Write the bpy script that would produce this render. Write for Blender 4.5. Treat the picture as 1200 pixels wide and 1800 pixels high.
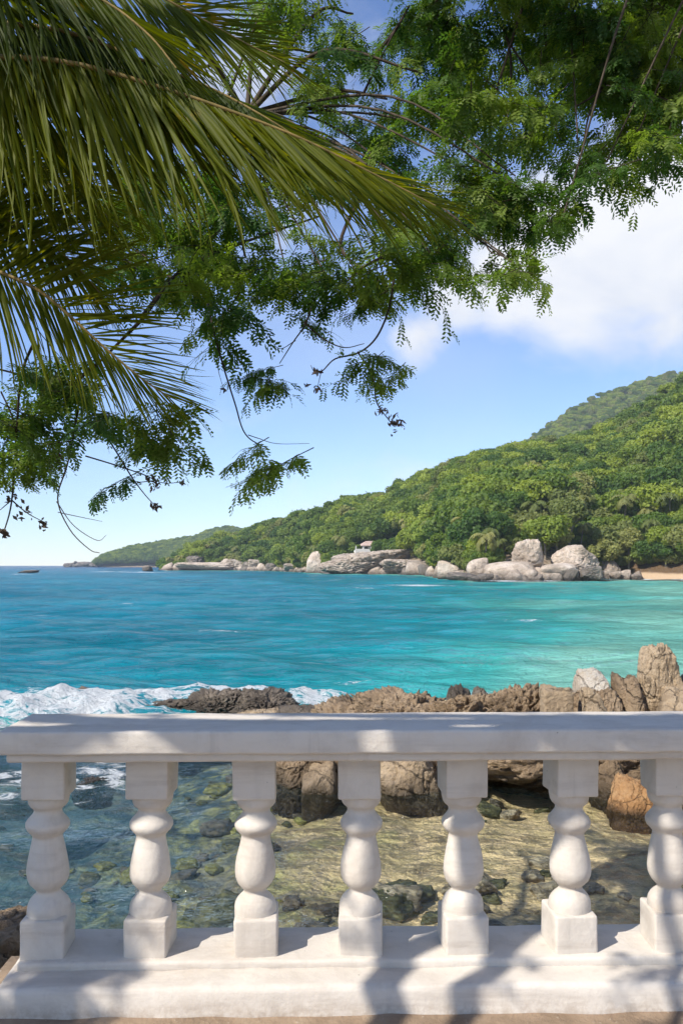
import bpy, bmesh, math, random
import numpy as np
from mathutils import Vector, Matrix, Euler

R = math.radians
scene = bpy.context.scene
COL = scene.collection
for o in list(bpy.data.objects):
    bpy.data.objects.remove(o)

# ------------------------------------------------------------------ camera
CZ, SEA, HOR, F = 1.45, -2.75, 993.0, 1500.0     # eye height, sea level, horizon row, focal length in photo pixels
cam_d = bpy.data.cameras.new('camera')
cam = bpy.data.objects.new('camera', cam_d); COL.objects.link(cam)
cam.location = (0, 0, CZ); cam.rotation_euler = (R(90), 0, 0)
cam_d.sensor_width = 36; cam_d.lens = F / 1800 * 36
cam_d.shift_y = (HOR - 900) / 1800
cam_d.clip_start = 0.05; cam_d.clip_end = 30000
scene.camera = cam

# ------------------------------------------------------------------ sun, sky
SUN_EL = R(44)
SUN_H = Vector((-0.78, -0.626))                  # towards the sun: left and behind the camera
S = Vector((SUN_H.x * math.cos(SUN_EL), SUN_H.y * math.cos(SUN_EL), math.sin(SUN_EL))).normalized()
sun_d = bpy.data.lights.new('sun', 'SUN'); sun_d.energy = 5.0; sun_d.angle = R(0.53); sun_d.color = (1.0, .94, .84)
sun = bpy.data.objects.new('sun', sun_d); COL.objects.link(sun)
sun.rotation_euler = S.to_track_quat('Z', 'Y').to_euler(); sun.location = (-20, -15, 25)

world = bpy.data.worlds.new('World'); scene.world = world; world.use_nodes = True
wn, wl = world.node_tree.nodes, world.node_tree.links
wn.clear()
w_out = wn.new('ShaderNodeOutputWorld'); w_bg = wn.new('ShaderNodeBackground'); w_bg.inputs[1].default_value = .103
sky = wn.new('ShaderNodeTexSky'); sky.sky_type = 'NISHITA'; sky.sun_disc = False
sky.sun_elevation = SUN_EL; sky.sun_rotation = math.atan2(S.x, S.y)
sky.altitude = 0; sky.air_density = 1.0; sky.dust_density = 0.0; sky.ozone_density = 2.0
wl.new(w_bg.outputs[0], w_out.inputs[0])
def wmath(op, a, b=None, c=None):
    n = wn.new('ShaderNodeMath'); n.operation = op
    for i, v in enumerate((a, b, c)):
        if v is None: continue
        if isinstance(v, (int, float)): n.inputs[i].default_value = v
        else: wl.new(v, n.inputs[i])
    return n.outputs[0]
def wnoise(vec, scale, detail, rough, dist=0.0):
    n = wn.new('ShaderNodeTexNoise'); n.inputs['Scale'].default_value = scale; n.inputs['Detail'].default_value = detail
    n.inputs['Roughness'].default_value = rough; n.inputs['Distortion'].default_value = dist; wl.new(vec, n.inputs['Vector']); return n.outputs[0]
def build_clouds():
    tc = wn.new('ShaderNodeTexCoord')
    mp = wn.new('ShaderNodeMapping'); mp.inputs['Scale'].default_value = (1, 1, 1.7); wl.new(tc.outputs['Generated'], mp.inputs['Vector'])
    n1 = wnoise(mp.outputs[0], 5.0, 8, .56, .2)
    n2 = wnoise(mp.outputs[0], 1.6, 4, .5)
    total = None
    # (x, y in photo pixels, radius, weight) for the cumulus in view; then more of the same round the rest of the sky
    def d(px, py): v = Vector(((px - 600) / F, 1, (HOR - py) / F)); return v.normalized()
    blobs = [(d(1010, 445), .092, 1.0), (d(1130, 425), .10, 1.05), (d(880, 490), .065, .9), (d(1230, 410), .12, 1.1), (d(735, 588), .040, .46), (d(760, 575), .030, .42),
             (d(1185, 560), .06, .62), (d(1160, 240), .08, .62), (d(950, 480), .066, .95), (d(810, 515), .05, .8)]
    rnd = random.Random(5)
    for k in range(26):
        az = R(50) + k / 26 * R(262) + rnd.uniform(-.1, .1); el = R(rnd.uniform(12, 34))
        v = Vector((math.sin(az) * math.cos(el), math.cos(az) * math.cos(el), math.sin(el)))
        blobs.append((v, rnd.uniform(.1, .2), 1.0))
    for v, r, wgt in blobs:
        sb = wn.new('ShaderNodeVectorMath'); sb.operation = 'DISTANCE'; wl.new(tc.outputs['Generated'], sb.inputs[0]); sb.inputs[1].default_value = v
        q = wmath('DIVIDE', sb.outputs['Value'], r * 1.35)
        e = wmath('MULTIPLY', wmath('MAXIMUM', wmath('SUBTRACT', 1.0, q), 0.0), wgt)
        total = e if total is None else wmath('SMOOTH_MAX', total, e, .12)
    dens = wmath('ADD', total, wmath('MULTIPLY', wmath('SUBTRACT', n1, .5), 1.35))
    mr = wn.new('ShaderNodeMapRange'); mr.interpolation_type = 'SMOOTHSTEP'; wl.new(dens, mr.inputs[0])
    mr.inputs[1].default_value = .12; mr.inputs[2].default_value = .62
    # thin veil
    mv = wn.new('ShaderNodeMapRange'); mv.interpolation_type = 'SMOOTHSTEP'; wl.new(n2, mv.inputs[0]); mv.inputs[1].default_value = .5; mv.inputs[2].default_value = .8
    mv.inputs[4].default_value = .22
    fac = wmath('MAXIMUM', mr.outputs[0], mv.outputs[0])
    # body of the cloud: white where thick, a shade greyer and bluer in its folds
    cr = wn.new('ShaderNodeMapRange'); wl.new(wnoise(mp.outputs[0], 7.0, 5, .5, .4), cr.inputs[0]); cr.inputs[1].default_value = .3; cr.inputs[2].default_value = .62
    cm = wn.new('ShaderNodeMix'); cm.data_type = 'RGBA'; wl.new(cr.outputs[0], cm.inputs[0])
    cm.inputs[6].default_value = (5.8, 6.2, 7.2, 1); cm.inputs[7].default_value = (7.5, 7.6, 7.9, 1)
    tint = wn.new('ShaderNodeMix'); tint.data_type = 'RGBA'; tint.blend_type = 'MULTIPLY'; tint.inputs[0].default_value = 1; wl.new(sky.outputs[0], tint.inputs[6]); tint.inputs[7].default_value = (1.0, 1.16, 1.50, 1)   # the photograph's cool white balance
    mx = wn.new('ShaderNodeMix'); mx.data_type = 'RGBA'; wl.new(fac, mx.inputs[0]); wl.new(tint.outputs[2], mx.inputs[6]); wl.new(cm.outputs[2], mx.inputs[7])
    wl.new(mx.outputs[2], w_bg.inputs[0])
build_clouds()

scene.view_settings.view_transform = 'Standard'; scene.view_settings.look = 'None'
scene.view_settings.exposure = 0.32; scene.view_settings.gamma = 1.0; scene.view_settings.use_curve_mapping = False
scene.render.engine = 'CYCLES'
cy = scene.cycles
cy.max_bounces = 4; cy.diffuse_bounces = 2; cy.glossy_bounces = 2; cy.transmission_bounces = 3; cy.transparent_max_bounces = 6; cy.volume_bounces = 1
cy.caustics_reflective = False; cy.caustics_refractive = False; cy.use_denoising = True
cy.sample_clamp_indirect = 6.0; cy.use_adaptive_sampling = True; cy.adaptive_threshold = .035; scene.render.use_persistent_data = False

# ------------------------------------------------------------------ helpers
def P(px, py, d):
    """the place at distance d (metres ahead) that the photograph shows at px, py"""
    return Vector(((px - 600) / F * d, d, CZ - (py - HOR) / F * d))
def sstep(a, b, x):
    t = np.clip((x - a) / (b - a), 0, 1); return t * t * (3 - 2 * t)
_rs = np.random.RandomState(11)
_perm = _rs.permutation(256).astype(np.int64); _perm = np.concatenate([_perm, _perm, _perm])
_grad = _rs.normal(size=(256, 3)); _grad /= np.linalg.norm(_grad, axis=1)[:, None]
def perlin(p):
    p = np.asarray(p, float); i = np.floor(p).astype(np.int64); f = p - i; i &= 255
    u = f * f * f * (f * (f * 6 - 15) + 10); out = 0
    for dx in (0, 1):
        for dy in (0, 1):
            for dz in (0, 1):
                h = _perm[_perm[_perm[(i[:, 0] + dx) & 255] + ((i[:, 1] + dy) & 255)] + ((i[:, 2] + dz) & 255)]
                g = _grad[h]; v = g[:, 0] * (f[:, 0] - dx) + g[:, 1] * (f[:, 1] - dy) + g[:, 2] * (f[:, 2] - dz)
                out = out + v * (u[:, 0] if dx else 1 - u[:, 0]) * (u[:, 1] if dy else 1 - u[:, 1]) * (u[:, 2] if dz else 1 - u[:, 2])
    return out * 1.5
def fbm(p, octv=4, gain=.5, lac=2.03):
    a, s, t = 1.0, 0, p * 1.0
    for k in range(octv): s = s + a * perlin(t + 17.3 * k); a *= gain; t = t * lac
    return s
def billow(p, octv=4, gain=.5):
    a, s, t = 1.0, 0, p * 1.0
    for k in range(octv): s = s + a * np.abs(perlin(t + 9.7 * k)); a *= gain; t = t * 2.1
    return s
def mesh(name, V, Fc, smooth=True):
    V = np.asarray(V, dtype=np.float32); Fc = np.asarray(Fc, dtype=np.int32); k = Fc.shape[1]
    me = bpy.data.meshes.new(name); me.vertices.add(len(V)); me.vertices.foreach_set('co', V.ravel())
    me.loops.add(Fc.size); me.loops.foreach_set('vertex_index', Fc.ravel())
    me.polygons.add(len(Fc)); me.polygons.foreach_set('loop_start', np.arange(0, Fc.size, k, dtype=np.int32))
    me.polygons.foreach_set('loop_total', np.full(len(Fc), k, dtype=np.int32))
    if smooth: me.polygons.foreach_set('use_smooth', np.ones(len(Fc), dtype=bool))
    me.update(calc_edges=True); return me
def attr(me, name, vals):
    a = me.attributes.new(name, 'FLOAT', 'POINT'); a.data.foreach_set('value', np.asarray(vals, dtype=np.float32))
def link(name, me, mat=None, parent=None, loc=None, rot=None, scl=None):
    o = bpy.data.objects.new(name, me); COL.objects.link(o)
    if mat is not None and me is not None and not me.materials: me.materials.append(mat)
    if parent is not None: o.parent = parent
    if loc is not None: o.location = loc
    if rot is not None: o.rotation_euler = rot
    if scl is not None: o.scale = (scl, scl, scl) if isinstance(scl, (int, float)) else scl
    return o
def tag(o, label=None, cat=None, group=None, kind=None):
    for k, v in (('label', label), ('category', cat), ('group', group), ('kind', kind)):
        if v: o[k] = v
    return o
def grid_faces(nr, nc):
    i = np.arange((nr - 1) * (nc - 1)); r, c = i // (nc - 1), i % (nc - 1); a = r * nc + c
    return np.stack([a, a + 1, a + nc + 1, a + nc], 1)
def tube(pts, radii, seg=8, closed_ends=True):
    """tapered round tube through pts; returns V, F(quads)"""
    pts = [Vector(p) for p in pts]; V, Fc = [], []
    up = Vector((0.31, 0.17, 1)).normalized(); prev = None
    for i, p in enumerate(pts):
        t = (pts[min(i + 1, len(pts) - 1)] - pts[max(i - 1, 0)]).normalized()
        a = (up - t * up.dot(t)) if prev is None else (prev - t * prev.dot(t))
        if a.length < 1e-4: a = t.orthogonal()
        a.normalize(); prev = a; b = t.cross(a)
        for k in range(seg):
            th = 2 * math.pi * k / seg; V.append(p + (a * math.cos(th) + b * math.sin(th)) * radii[i])
    n = len(pts)
    for i in range(n - 1):
        for k in range(seg):
            Fc.append((i * seg + k, i * seg + (k + 1) % seg, (i + 1) * seg + (k + 1) % seg, (i + 1) * seg + k))
    if closed_ends:
        V.append(pts[-1]); e = len(V) - 1
        for k in range(0, seg): Fc.append(((n - 1) * seg + k, (n - 1) * seg + (k + 1) % seg, e, e))
    Fq = [f for f in Fc if f[2] != f[3]]
    return [tuple(v) for v in V], Fq
def smooth_path(pts, n=8):
    """Catmull-Rom through pts"""
    pts = [Vector(p) for p in pts]; out = []
    q = [pts[0] * 2 - pts[1]] + pts + [pts[-1] * 2 - pts[-2]]
    for i in range(1, len(q) - 2):
        for k in range(n):
            t = k / n; a, b, c, d = q[i - 1], q[i], q[i + 1], q[i + 2]
            out.append(.5 * ((2 * b) + (c - a) * t + (2 * a - 5 * b + 4 * c - d) * t * t + (3 * b - a - 3 * c + d) * t ** 3))
    out.append(pts[-1]); return out
class Acc:
    def __init__(s): s.V, s.F = [], []
    def add(s, V, Fc):
        b = len(s.V); s.V += [tuple(v) for v in V]; s.F += [tuple(i + b for i in f) for f in Fc]
    def mesh(s, name, smooth=True): return mesh(name, s.V, s.F, smooth)

# ------------------------------------------------------------------ materials
class Mat:
    def __init__(s, name):
        s.m = bpy.data.materials.new(name); s.m.use_nodes = True
        s.n, s.l = s.m.node_tree.nodes, s.m.node_tree.links; s.n.clear()
        s.out = s.n.new('ShaderNodeOutputMaterial')
    def node(s, t, **kw):
        x = s.n.new(t)
        for k, v in kw.items(): setattr(x, k, v)
        return x
    def set(s, x, key, v):
        if v is None: return
        if hasattr(v, 'is_output') or isinstance(v, bpy.types.NodeSocket): s.l.new(v, x.inputs[key])
        else:
            if isinstance(v, tuple) and len(v) == 3 and x.inputs[key].type == 'RGBA': v = (*v, 1)
            x.inputs[key].default_value = v
    def coord(s, kind='Object', scale=None):
        if kind == 'World': v = s.node('ShaderNodeNewGeometry').outputs['Position']
        else: v = s.node('ShaderNodeTexCoord').outputs[kind]
        if scale is not None:
            m = s.node('ShaderNodeMapping'); s.l.new(v, m.inputs[0]); m.inputs['Scale'].default_value = scale; v = m.outputs[0]
        return v
    def noise(s, vec, scale, detail=4, rough=.55, dist=0.0, col=False):
        x = s.node('ShaderNodeTexNoise'); s.l.new(vec, x.inputs['Vector'])
        x.inputs['Scale'].default_value = scale; x.inputs['Detail'].default_value = detail; x.inputs['Roughness'].default_value = rough; x.inputs['Distortion'].default_value = dist
        return x.outputs[1 if col else 0]
    def voro(s, vec, scale, feature='F1', out=0):
        x = s.node('ShaderNodeTexVoronoi', feature=feature); s.l.new(vec, x.inputs['Vector']); x.inputs['Scale'].default_value = scale; return x.outputs[out]
    def math(s, op, a, b=None, c=None, clamp=False):
        x = s.node('ShaderNodeMath', operation=op, use_clamp=clamp)
        for i, v in enumerate((a, b, c)): s.set(x, i, v)
        return x.outputs[0]
    def map(s, v, a, b, lo=0.0, hi=1.0, smooth=True):
        x = s.node('ShaderNodeMapRange'); x.interpolation_type = 'SMOOTHSTEP' if smooth else 'LINEAR'; s.l.new(v, x.inputs[0])
        for i, q in enumerate((a, b, lo, hi)): x.inputs[i + 1].default_value = q
        return x.outputs[0]
    def mix(s, f, a, b, blend='MIX'):
        x = s.node('ShaderNodeMix', data_type='RGBA', blend_type=blend); s.set(x, 0, f); s.set(x, 6, a); s.set(x, 7, b); return x.outputs[2]
    def ramp(s, v, stops, interp='LINEAR'):
        x = s.node('ShaderNodeValToRGB'); s.l.new(v, x.inputs[0]); r = x.color_ramp; r.interpolation = interp
        while len(r.elements) > 1: r.elements.remove(r.elements[-1])
        for i, (p, c) in enumerate(stops):
            e = r.elements[0] if i == 0 else r.elements.new(p)
            e.position = p; e.color = (*c, 1)
        return x.outputs[0]
    def bump(s, h, strength=.3, dist=.05, normal=None):
        x = s.node('ShaderNodeBump'); s.l.new(h, x.inputs['Height']); x.inputs['Strength'].default_value = strength; x.inputs['Distance'].default_value = dist
        if normal is not None: s.l.new(normal, x.inputs['Normal'])
        return x.outputs[0]
    def principled(s, col, rough=.8, normal=None, spec=.4, **kw):
        x = s.node('ShaderNodeBsdfPrincipled'); s.set(x, 'Base Color', col); s.set(x, 'Roughness', rough); s.set(x, 'Specular IOR Level', spec)
        if normal is not None: s.l.new(normal, x.inputs['Normal'])
        for k, v in kw.items(): s.set(x, k, v)
        s.l.new(x.outputs[0], s.out.inputs[0]); return x

def mat_plaster():
    m = Mat('white_plaster'); v = m.coord('World')
    stain = m.map(m.noise(v, 2.3, 7, .65, .8), .46, .74)
    streak = m.map(m.noise(m.coord('World', (1.0, 5, 11)), 1.5, 6, .65), .48, .72)        # brushed and washed along the length
    drip = m.map(m.noise(m.coord('World', (16, 16, .9)), 1.0, 4, .6), .56, .74)            # rain runs
    mott = m.map(m.noise(v, 11, 6, .68), .45, .72)
    c = m.mix(m.math('MULTIPLY', stain, .6), (.62, .565, .50), (.46, .395, .33))
    c = m.mix(m.math('MULTIPLY', streak, .40), c, (.36, .30, .25))
    c = m.mix(m.math('MULTIPLY', drip, .22), c, (.31, .28, .245))
    c = m.mix(m.math('MULTIPLY', mott, .22), c, (.37, .335, .29))
    crack = m.map(m.voro(m.mix(.18, v, m.noise(v, 3.0, 5, .65, 0, True)), 2.1, 'DISTANCE_TO_EDGE'), 0.0, .006, 1, 0)
    crack = m.math('MULTIPLY', crack, m.map(m.noise(v, 1.7, 3, .5), .60, .68))
    c = m.mix(m.math('MULTIPLY', crack, .45), c, (.25, .21, .18))
    dots = m.map(m.voro(v, 9.0), .012, .030, 1, 0)
    c = m.mix(m.math('MULTIPLY', dots, .85), c, (.10, .09, .08))
    z = m.node('ShaderNodeSeparateXYZ'); m.l.new(v, z.inputs[0])
    foot = m.math('MULTIPLY', m.map(z.outputs[2], -.01, .06, 1, 0), m.map(m.noise(v, 22, 6, .7), .36, .62))
    c = m.mix(m.math('MULTIPLY', foot, .55), c, (.33, .25, .18))
    h = m.math('ADD', m.noise(v, 46, 6, .65), m.math('MULTIPLY', m.noise(v, 8, 4, .55), 1.6)); h = m.math('SUBTRACT', h, m.math('MULTIPLY', crack, .6))
    m.principled(c, .78, m.bump(h, .32, .008), .2); return m.m
def mat_rock(name, a, b, c, scale=1.0, wet=None, dark=.0, light=None, cracks=.55):
    """mottled stone: a, b, c base colours; wet = height of the tide mark above the sea"""
    m = Mat(name); v = m.coord('World')
    n1 = m.noise(v, .9 * scale, 7, .62, .4); n2 = m.noise(v, 4.5 * scale, 6, .65); n3 = m.noise(v, 15 * scale, 5, .65)
    col = m.ramp(n1, [(.30, a), (.5, b), (.68, c)])
    col = m.mix(m.map(n2, .42, .66), col, m.mix(.5, col, a))
    spk = m.map(n3, .55, .72); col = m.mix(m.math('MULTIPLY', spk, .5), col, tuple(x * .45 for x in a))
    crack = m.map(m.voro(m.mix(.32, v, m.noise(v, 1.4 * scale, 4, .6, 0, True)), 1.5 * scale, 'DISTANCE_TO_EDGE'), 0.0, .035, 1, 0)
    col = m.mix(m.math('MULTIPLY', crack, cracks), col, tuple(x * .25 for x in a))
    if light is not None:
        g = m.node('ShaderNodeNewGeometry'); sx = m.node('ShaderNodeSeparateXYZ'); m.l.new(g.outputs['Normal'], sx.inputs[0])
        lich = m.map(m.math('ADD', sx.outputs[2], m.noise(v, 2.2 * scale, 6, .6)), .75, 1.25)
        col = m.mix(m.math('MULTIPLY', lich, .75), col, light)
    rough = .85
    if wet is not None:
        z = m.node('ShaderNodeSeparateXYZ'); m.l.new(v, z.inputs[0])
        wv = m.map(m.math('ADD', z.outputs[2], m.math('MULTIPLY', m.noise(v, 1.6, 4, .6), -wet * .9)), SEA - wet * .45, SEA + wet * .75, 1, 0)
        col = m.mix(m.math('MULTIPLY', wv, .85), col, m.mix(.5, tuple(x * .22 for x in a), (.03, .026, .018)))
        rough = m.map(wv, 0, 1, .85, .35)
    h = m.math('ADD', m.math('MULTIPLY', n2, 1.0), m.math('MULTIPLY', n3, .7)); h = m.math('SUBTRACT', h, m.math('MULTIPLY', crack, .6 * cracks))
    m.principled(col, rough, m.bump(h, .9, .12 / scale), .3); return m.m
def mat_leaf(name, a, b, trans=.35, tcol=None, rough=.5, spot=None, vary=.5, objrand=True):
    """thin leaf: reflects and lets light through; colour differs from leaf cluster to leaf cluster"""
    m = Mat(name); v = m.coord('World')
    f = m.noise(v, .35 if objrand else 3.0, 3, .6)
    if objrand:
        oi = m.node('ShaderNodeObjectInfo'); f = m.math('ADD', m.math('MULTIPLY', f, 1 - vary), m.math('MULTIPLY', oi.outputs['Random'], vary))
    col = m.mix(m.map(f, .25, .72), a, b)
    if spot is not None:
        col = m.mix(m.math('MULTIPLY', m.map(m.noise(v, 2.6, 5, .6), .64, .74), .55), col, spot)
    p = m.node('ShaderNodeBsdfPrincipled'); m.set(p, 'Base Color', col); m.set(p, 'Roughness', rough); m.set(p, 'Specular IOR Level', .22)
    t = m.node('ShaderNodeBsdfTranslucent'); m.set(t, 'Color', m.mix(1.0, col, tcol or (1.6, 1.5, .7), 'MULTIPLY'))
    x = m.node('ShaderNodeMixShader'); x.inputs[0].default_value = trans; m.l.new(p.outputs[0], x.inputs[1]); m.l.new(t.outputs[0], x.inputs[2])
    m.l.new(x.outputs[0], m.out.inputs[0]); return m.m
def mat_bark(name, a, b, scale=6):
    m = Mat(name); v = m.coord('Object', (1, 1, .25)); n = m.noise(v, scale * 2, 6, .65)
    m.principled(m.mix(m.map(n, .3, .7), a, b), .9, m.bump(n, .6, .02), .2); return m.m
def mat_plain(name, a, b, scale=8, rough=.8, bump=.2):
    m = Mat(name); v = m.coord('World'); n = m.noise(v, scale, 5, .6)
    m.principled(m.mix(m.map(n, .3, .7), a, b), rough, m.bump(n, bump, .02), .3); return m.m

M = {}
M['plaster'] = mat_plaster()
M['rock_brown'] = mat_rock('brown_rock', (.15, .105, .066), (.30, .215, .135), (.40, .30, .20), 1.0, .42)
M['rock_tan'] = mat_rock('tan_rock', (.24, .175, .11), (.40, .30, .195), (.50, .39, .27), 1.0, .35)
M['rock_pale'] = mat_rock('pale_rock', (.27, .215, .16), (.44, .37, .29), (.58, .52, .45), 1.2, None, 0, (.50, .46, .40))
M['rock_dark'] = mat_rock('dark_rock', (.065, .052, .042), (.14, .115, .09), (.25, .205, .16), 1.4, .22)
M['rock_rust'] = mat_rock('rust_rock', (.22, .11, .045), (.38, .21, .09), (.46, .30, .16), 1.6, .14)
M['rock_grey'] = mat_rock('grey_rock', (.13, .12, .105), (.24, .22, .19), (.36, .33, .29), 2.0)
M['granite'] = mat_rock('coast_granite', (.33, .26, .20), (.60, .495, .40), (.76, .665, .57), .16, 2.6, cracks=.08)
M['granite_rough'] = mat_rock('rough_coast_granite', (.23, .185, .145), (.44, .365, .30), (.58, .50, .42), .28, 2.2, cracks=.3)
M['granite_dark'] = mat_rock('dark_coast_granite', (.10, .085, .075), (.19, .165, .14), (.32, .28, .24), .25, 1.2, cracks=.2)
M['bark'] = mat_bark('tree_bark', (.035, .026, .018), (.10, .078, .055))
M['palm_bark'] = mat_bark('palm_bark', (.12, .09, .06), (.25, .2, .15))
M['twig'] = mat_plain('twig_bark', (.025, .017, .012), (.06, .042, .03), 20, .85)
M['leaf'] = mat_leaf('feathery_leaf', (.052, .110, .026), (.165, .220, .034), .48, (1.5, 1.7, .6), .5, None, .55)
M['dry_leaf'] = mat_plain('dry_leaf', (.07, .045, .03), (.16, .11, .07), 20, .8)
M['palm_leaf'] = mat_leaf('palm_leaflet', (.046, .074, .005), (.128, .152, .008), .55, (1.9, 1.6, .25), .55, (.40, .22, .025), .6)
M['rachis'] = mat_plain('palm_rachis', (.16, .12, .035), (.28, .19, .06), 12, .6)
M['crown'] = mat_leaf('forest_leaf', (.105, .175, .028), (.280, .340, .052), .38, (1.4, 1.4, .5), .55, None, .62)
M['crown_dark'] = mat_leaf('dark_forest_leaf', (.070, .132, .028), (.180, .242, .046), .36, (1.3, 1.4, .5), .55, None, .6)
M['crown_olive'] = mat_leaf('olive_forest_leaf', (.160, .195, .055), (.285, .295, .095), .36, (1.3, 1.3, .6), .6, None, .6)
M['far_palm'] = mat_leaf('far_palm_leaf', (.14, .17, .045), (.28, .27, .09), .3, (1.3, 1.3, .5), .45, None, .6)
M['far_trunk'] = mat_plain('pale_trunk', (.16, .13, .10), (.30, .26, .2), 2, .9)

# ------------------------------------------------------------------ coast tables (photo column -> metres)
SH = np.array([(-600, 9000), (100, 9000), (285, 9000), (292, 640), (430, 632), (480, 600), (545, 450), (575, 415), (640, 395), (700, 380), (745, 350), (775, 290), (800, 250), (850, 232), (900, 226),
               (960, 226), (1050, 248), (1100, 252), (1200, 236), (1400, 190), (1800, 120), (2700, 66)], float)
RIDGE = np.array([(292, 990, 650), (320, 978, 665), (345, 958, 690), (395, 940, 720), (430, 931, 730), (470, 916, 720), (500, 906, 690), (560, 893, 640), (610, 876, 600), (690, 851, 580), (740, 833, 570),
                  (800, 811, 560), (860, 791, 560), (920, 779, 570), (1000, 768, 575), (1060, 742, 570), (1130, 706, 560), (1200, 664, 540), (1400, 570, 470), (1800, 470, 370), (2700, 420, 270)], float)
def sh_d(u): return np.interp(u, SH[:, 0], SH[:, 1])
# ------------------------------------------------------------------ sea and sea bed
ROCKS_FOAM = []      # (x, y, reach) near rocks that the swell breaks against
def depth_at(x, y, bed=False):
    r = np.maximum(y, .5); u = x / r * F + 600
    d = np.interp(u, [-600, 0, 300, 600, 800, 1000, 1200, 1700], [11, 8.5, 7.2, 5.6, 4.0, 2.7, 2.0, 1.3])
    d = d * np.interp(r, [20, 32, 60, 130, 300], [.55, .75, .95, 1.05, 1.0])
    d = d + np.interp(r, [200, 500, 900, 2000, 6000], [0, 3, 12, 38, 60]) * np.interp(u, [0, 900, 1100], [1, .8, .1])
    d = np.maximum(d, 2.05)
    d = np.minimum(d, np.maximum(sh_d(u) - r, 0) * .07 + .3)
    n = fbm(np.stack([x * .05, y * .05, x * 0 + 3], 1), 3); d = np.where(d > 2, np.maximum(d * (1 + .22 * n), 2.0), d)
    # the cove below the balustrade
    cove = .28 + 1.05 * sstep(.8, -6.5, x - .12 * (np.minimum(y, 17) - 12)) + .25 * sstep(16, 8, y) * sstep(3, 0, x)
    cove = cove + .20 * fbm(np.stack([x * .6, y * .6, x * 0], 1), 4) + .10 * billow(np.stack([x * 1.7, y * 1.7, x * 0 + 5], 1), 3)
    cove = np.clip(cove, .10, 1.6)
    # sandy patch on the right lies shallow
    w = sstep(34, 28, y) if bed else sstep(24, 20, y)
    return d * (1 - w) + cove * w
def foam_at(x, y):
    f = np.zeros_like(x); n = fbm(np.stack([x * .35, y * .35, x * 0 + 9], 1), 4)
    def el(cx, cy, rx, ry, a): 
        return a * np.exp(-(((x - cx) / rx) ** 2 + ((y - cy) / ry) ** 2) ** 1.3)
    for px, py, rx, ry, a in [(60, 1250, 4.6, 2.6, 1.15), (170, 1230, 3.4, 1.8, 1.05), (-200, 1270, 5, 3, 1.2), (290, 1230, 3.2, 1.6, .95), (420, 1210, 3.6, 1.2, 1.0), (560, 1221, 2.4, 1.8, 1.0), (610, 1240, 1.2, 1.0, .7), (480, 1205, 2.0, .8, .5),
                              (845, 1206, 1.0, 1.0, .65), (20, 1368, 1.3, .9, .8), (190, 1352, 1.4, .9, .50), (230, 1395, 1.6, .5, .42), (140, 1398, 1.2, .5, .45),
                              (925, 1096, 2.2, 1.0, .75), (155, 1037, 3, 3.0, .7), (385, 1113, 2.0, 1.0, .6), (620, 1192, .8, .45, .7), (1185, 1034, 6, 5, .5), (40, 1010, 8, 18, .55), (725, 1031, 10, 4.5, .9), (690, 1034, 9, 4, .75),
                              (190, 1005, 15, 22, .85), (228, 1006, 12, 20, .7), (258, 1006, 10, 22, .8), (300, 1006, 14, 18, .8)]:
        p = P(px, py, 6300 / (py - HOR)); f = np.maximum(f, el(p.x, p.y, rx, ry, a))
    for cx, cy, rr in ROCKS_FOAM:
        q = np.sqrt((x - cx) ** 2 + (y - cy) ** 2); f = np.maximum(f, .55 * np.exp(-(np.maximum(q - rr, 0) / .45) ** 2))
    t = sh_d(x / y * F + 600) - y
    f = np.maximum(f, np.where(y > 120, 1.0 * np.exp(-(np.maximum(t - 8 + 7 * n, 0) / 7.0) ** 2), 0))
    return np.clip(f + .22 * n * (f > .05), 0, 1.4)
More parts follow.
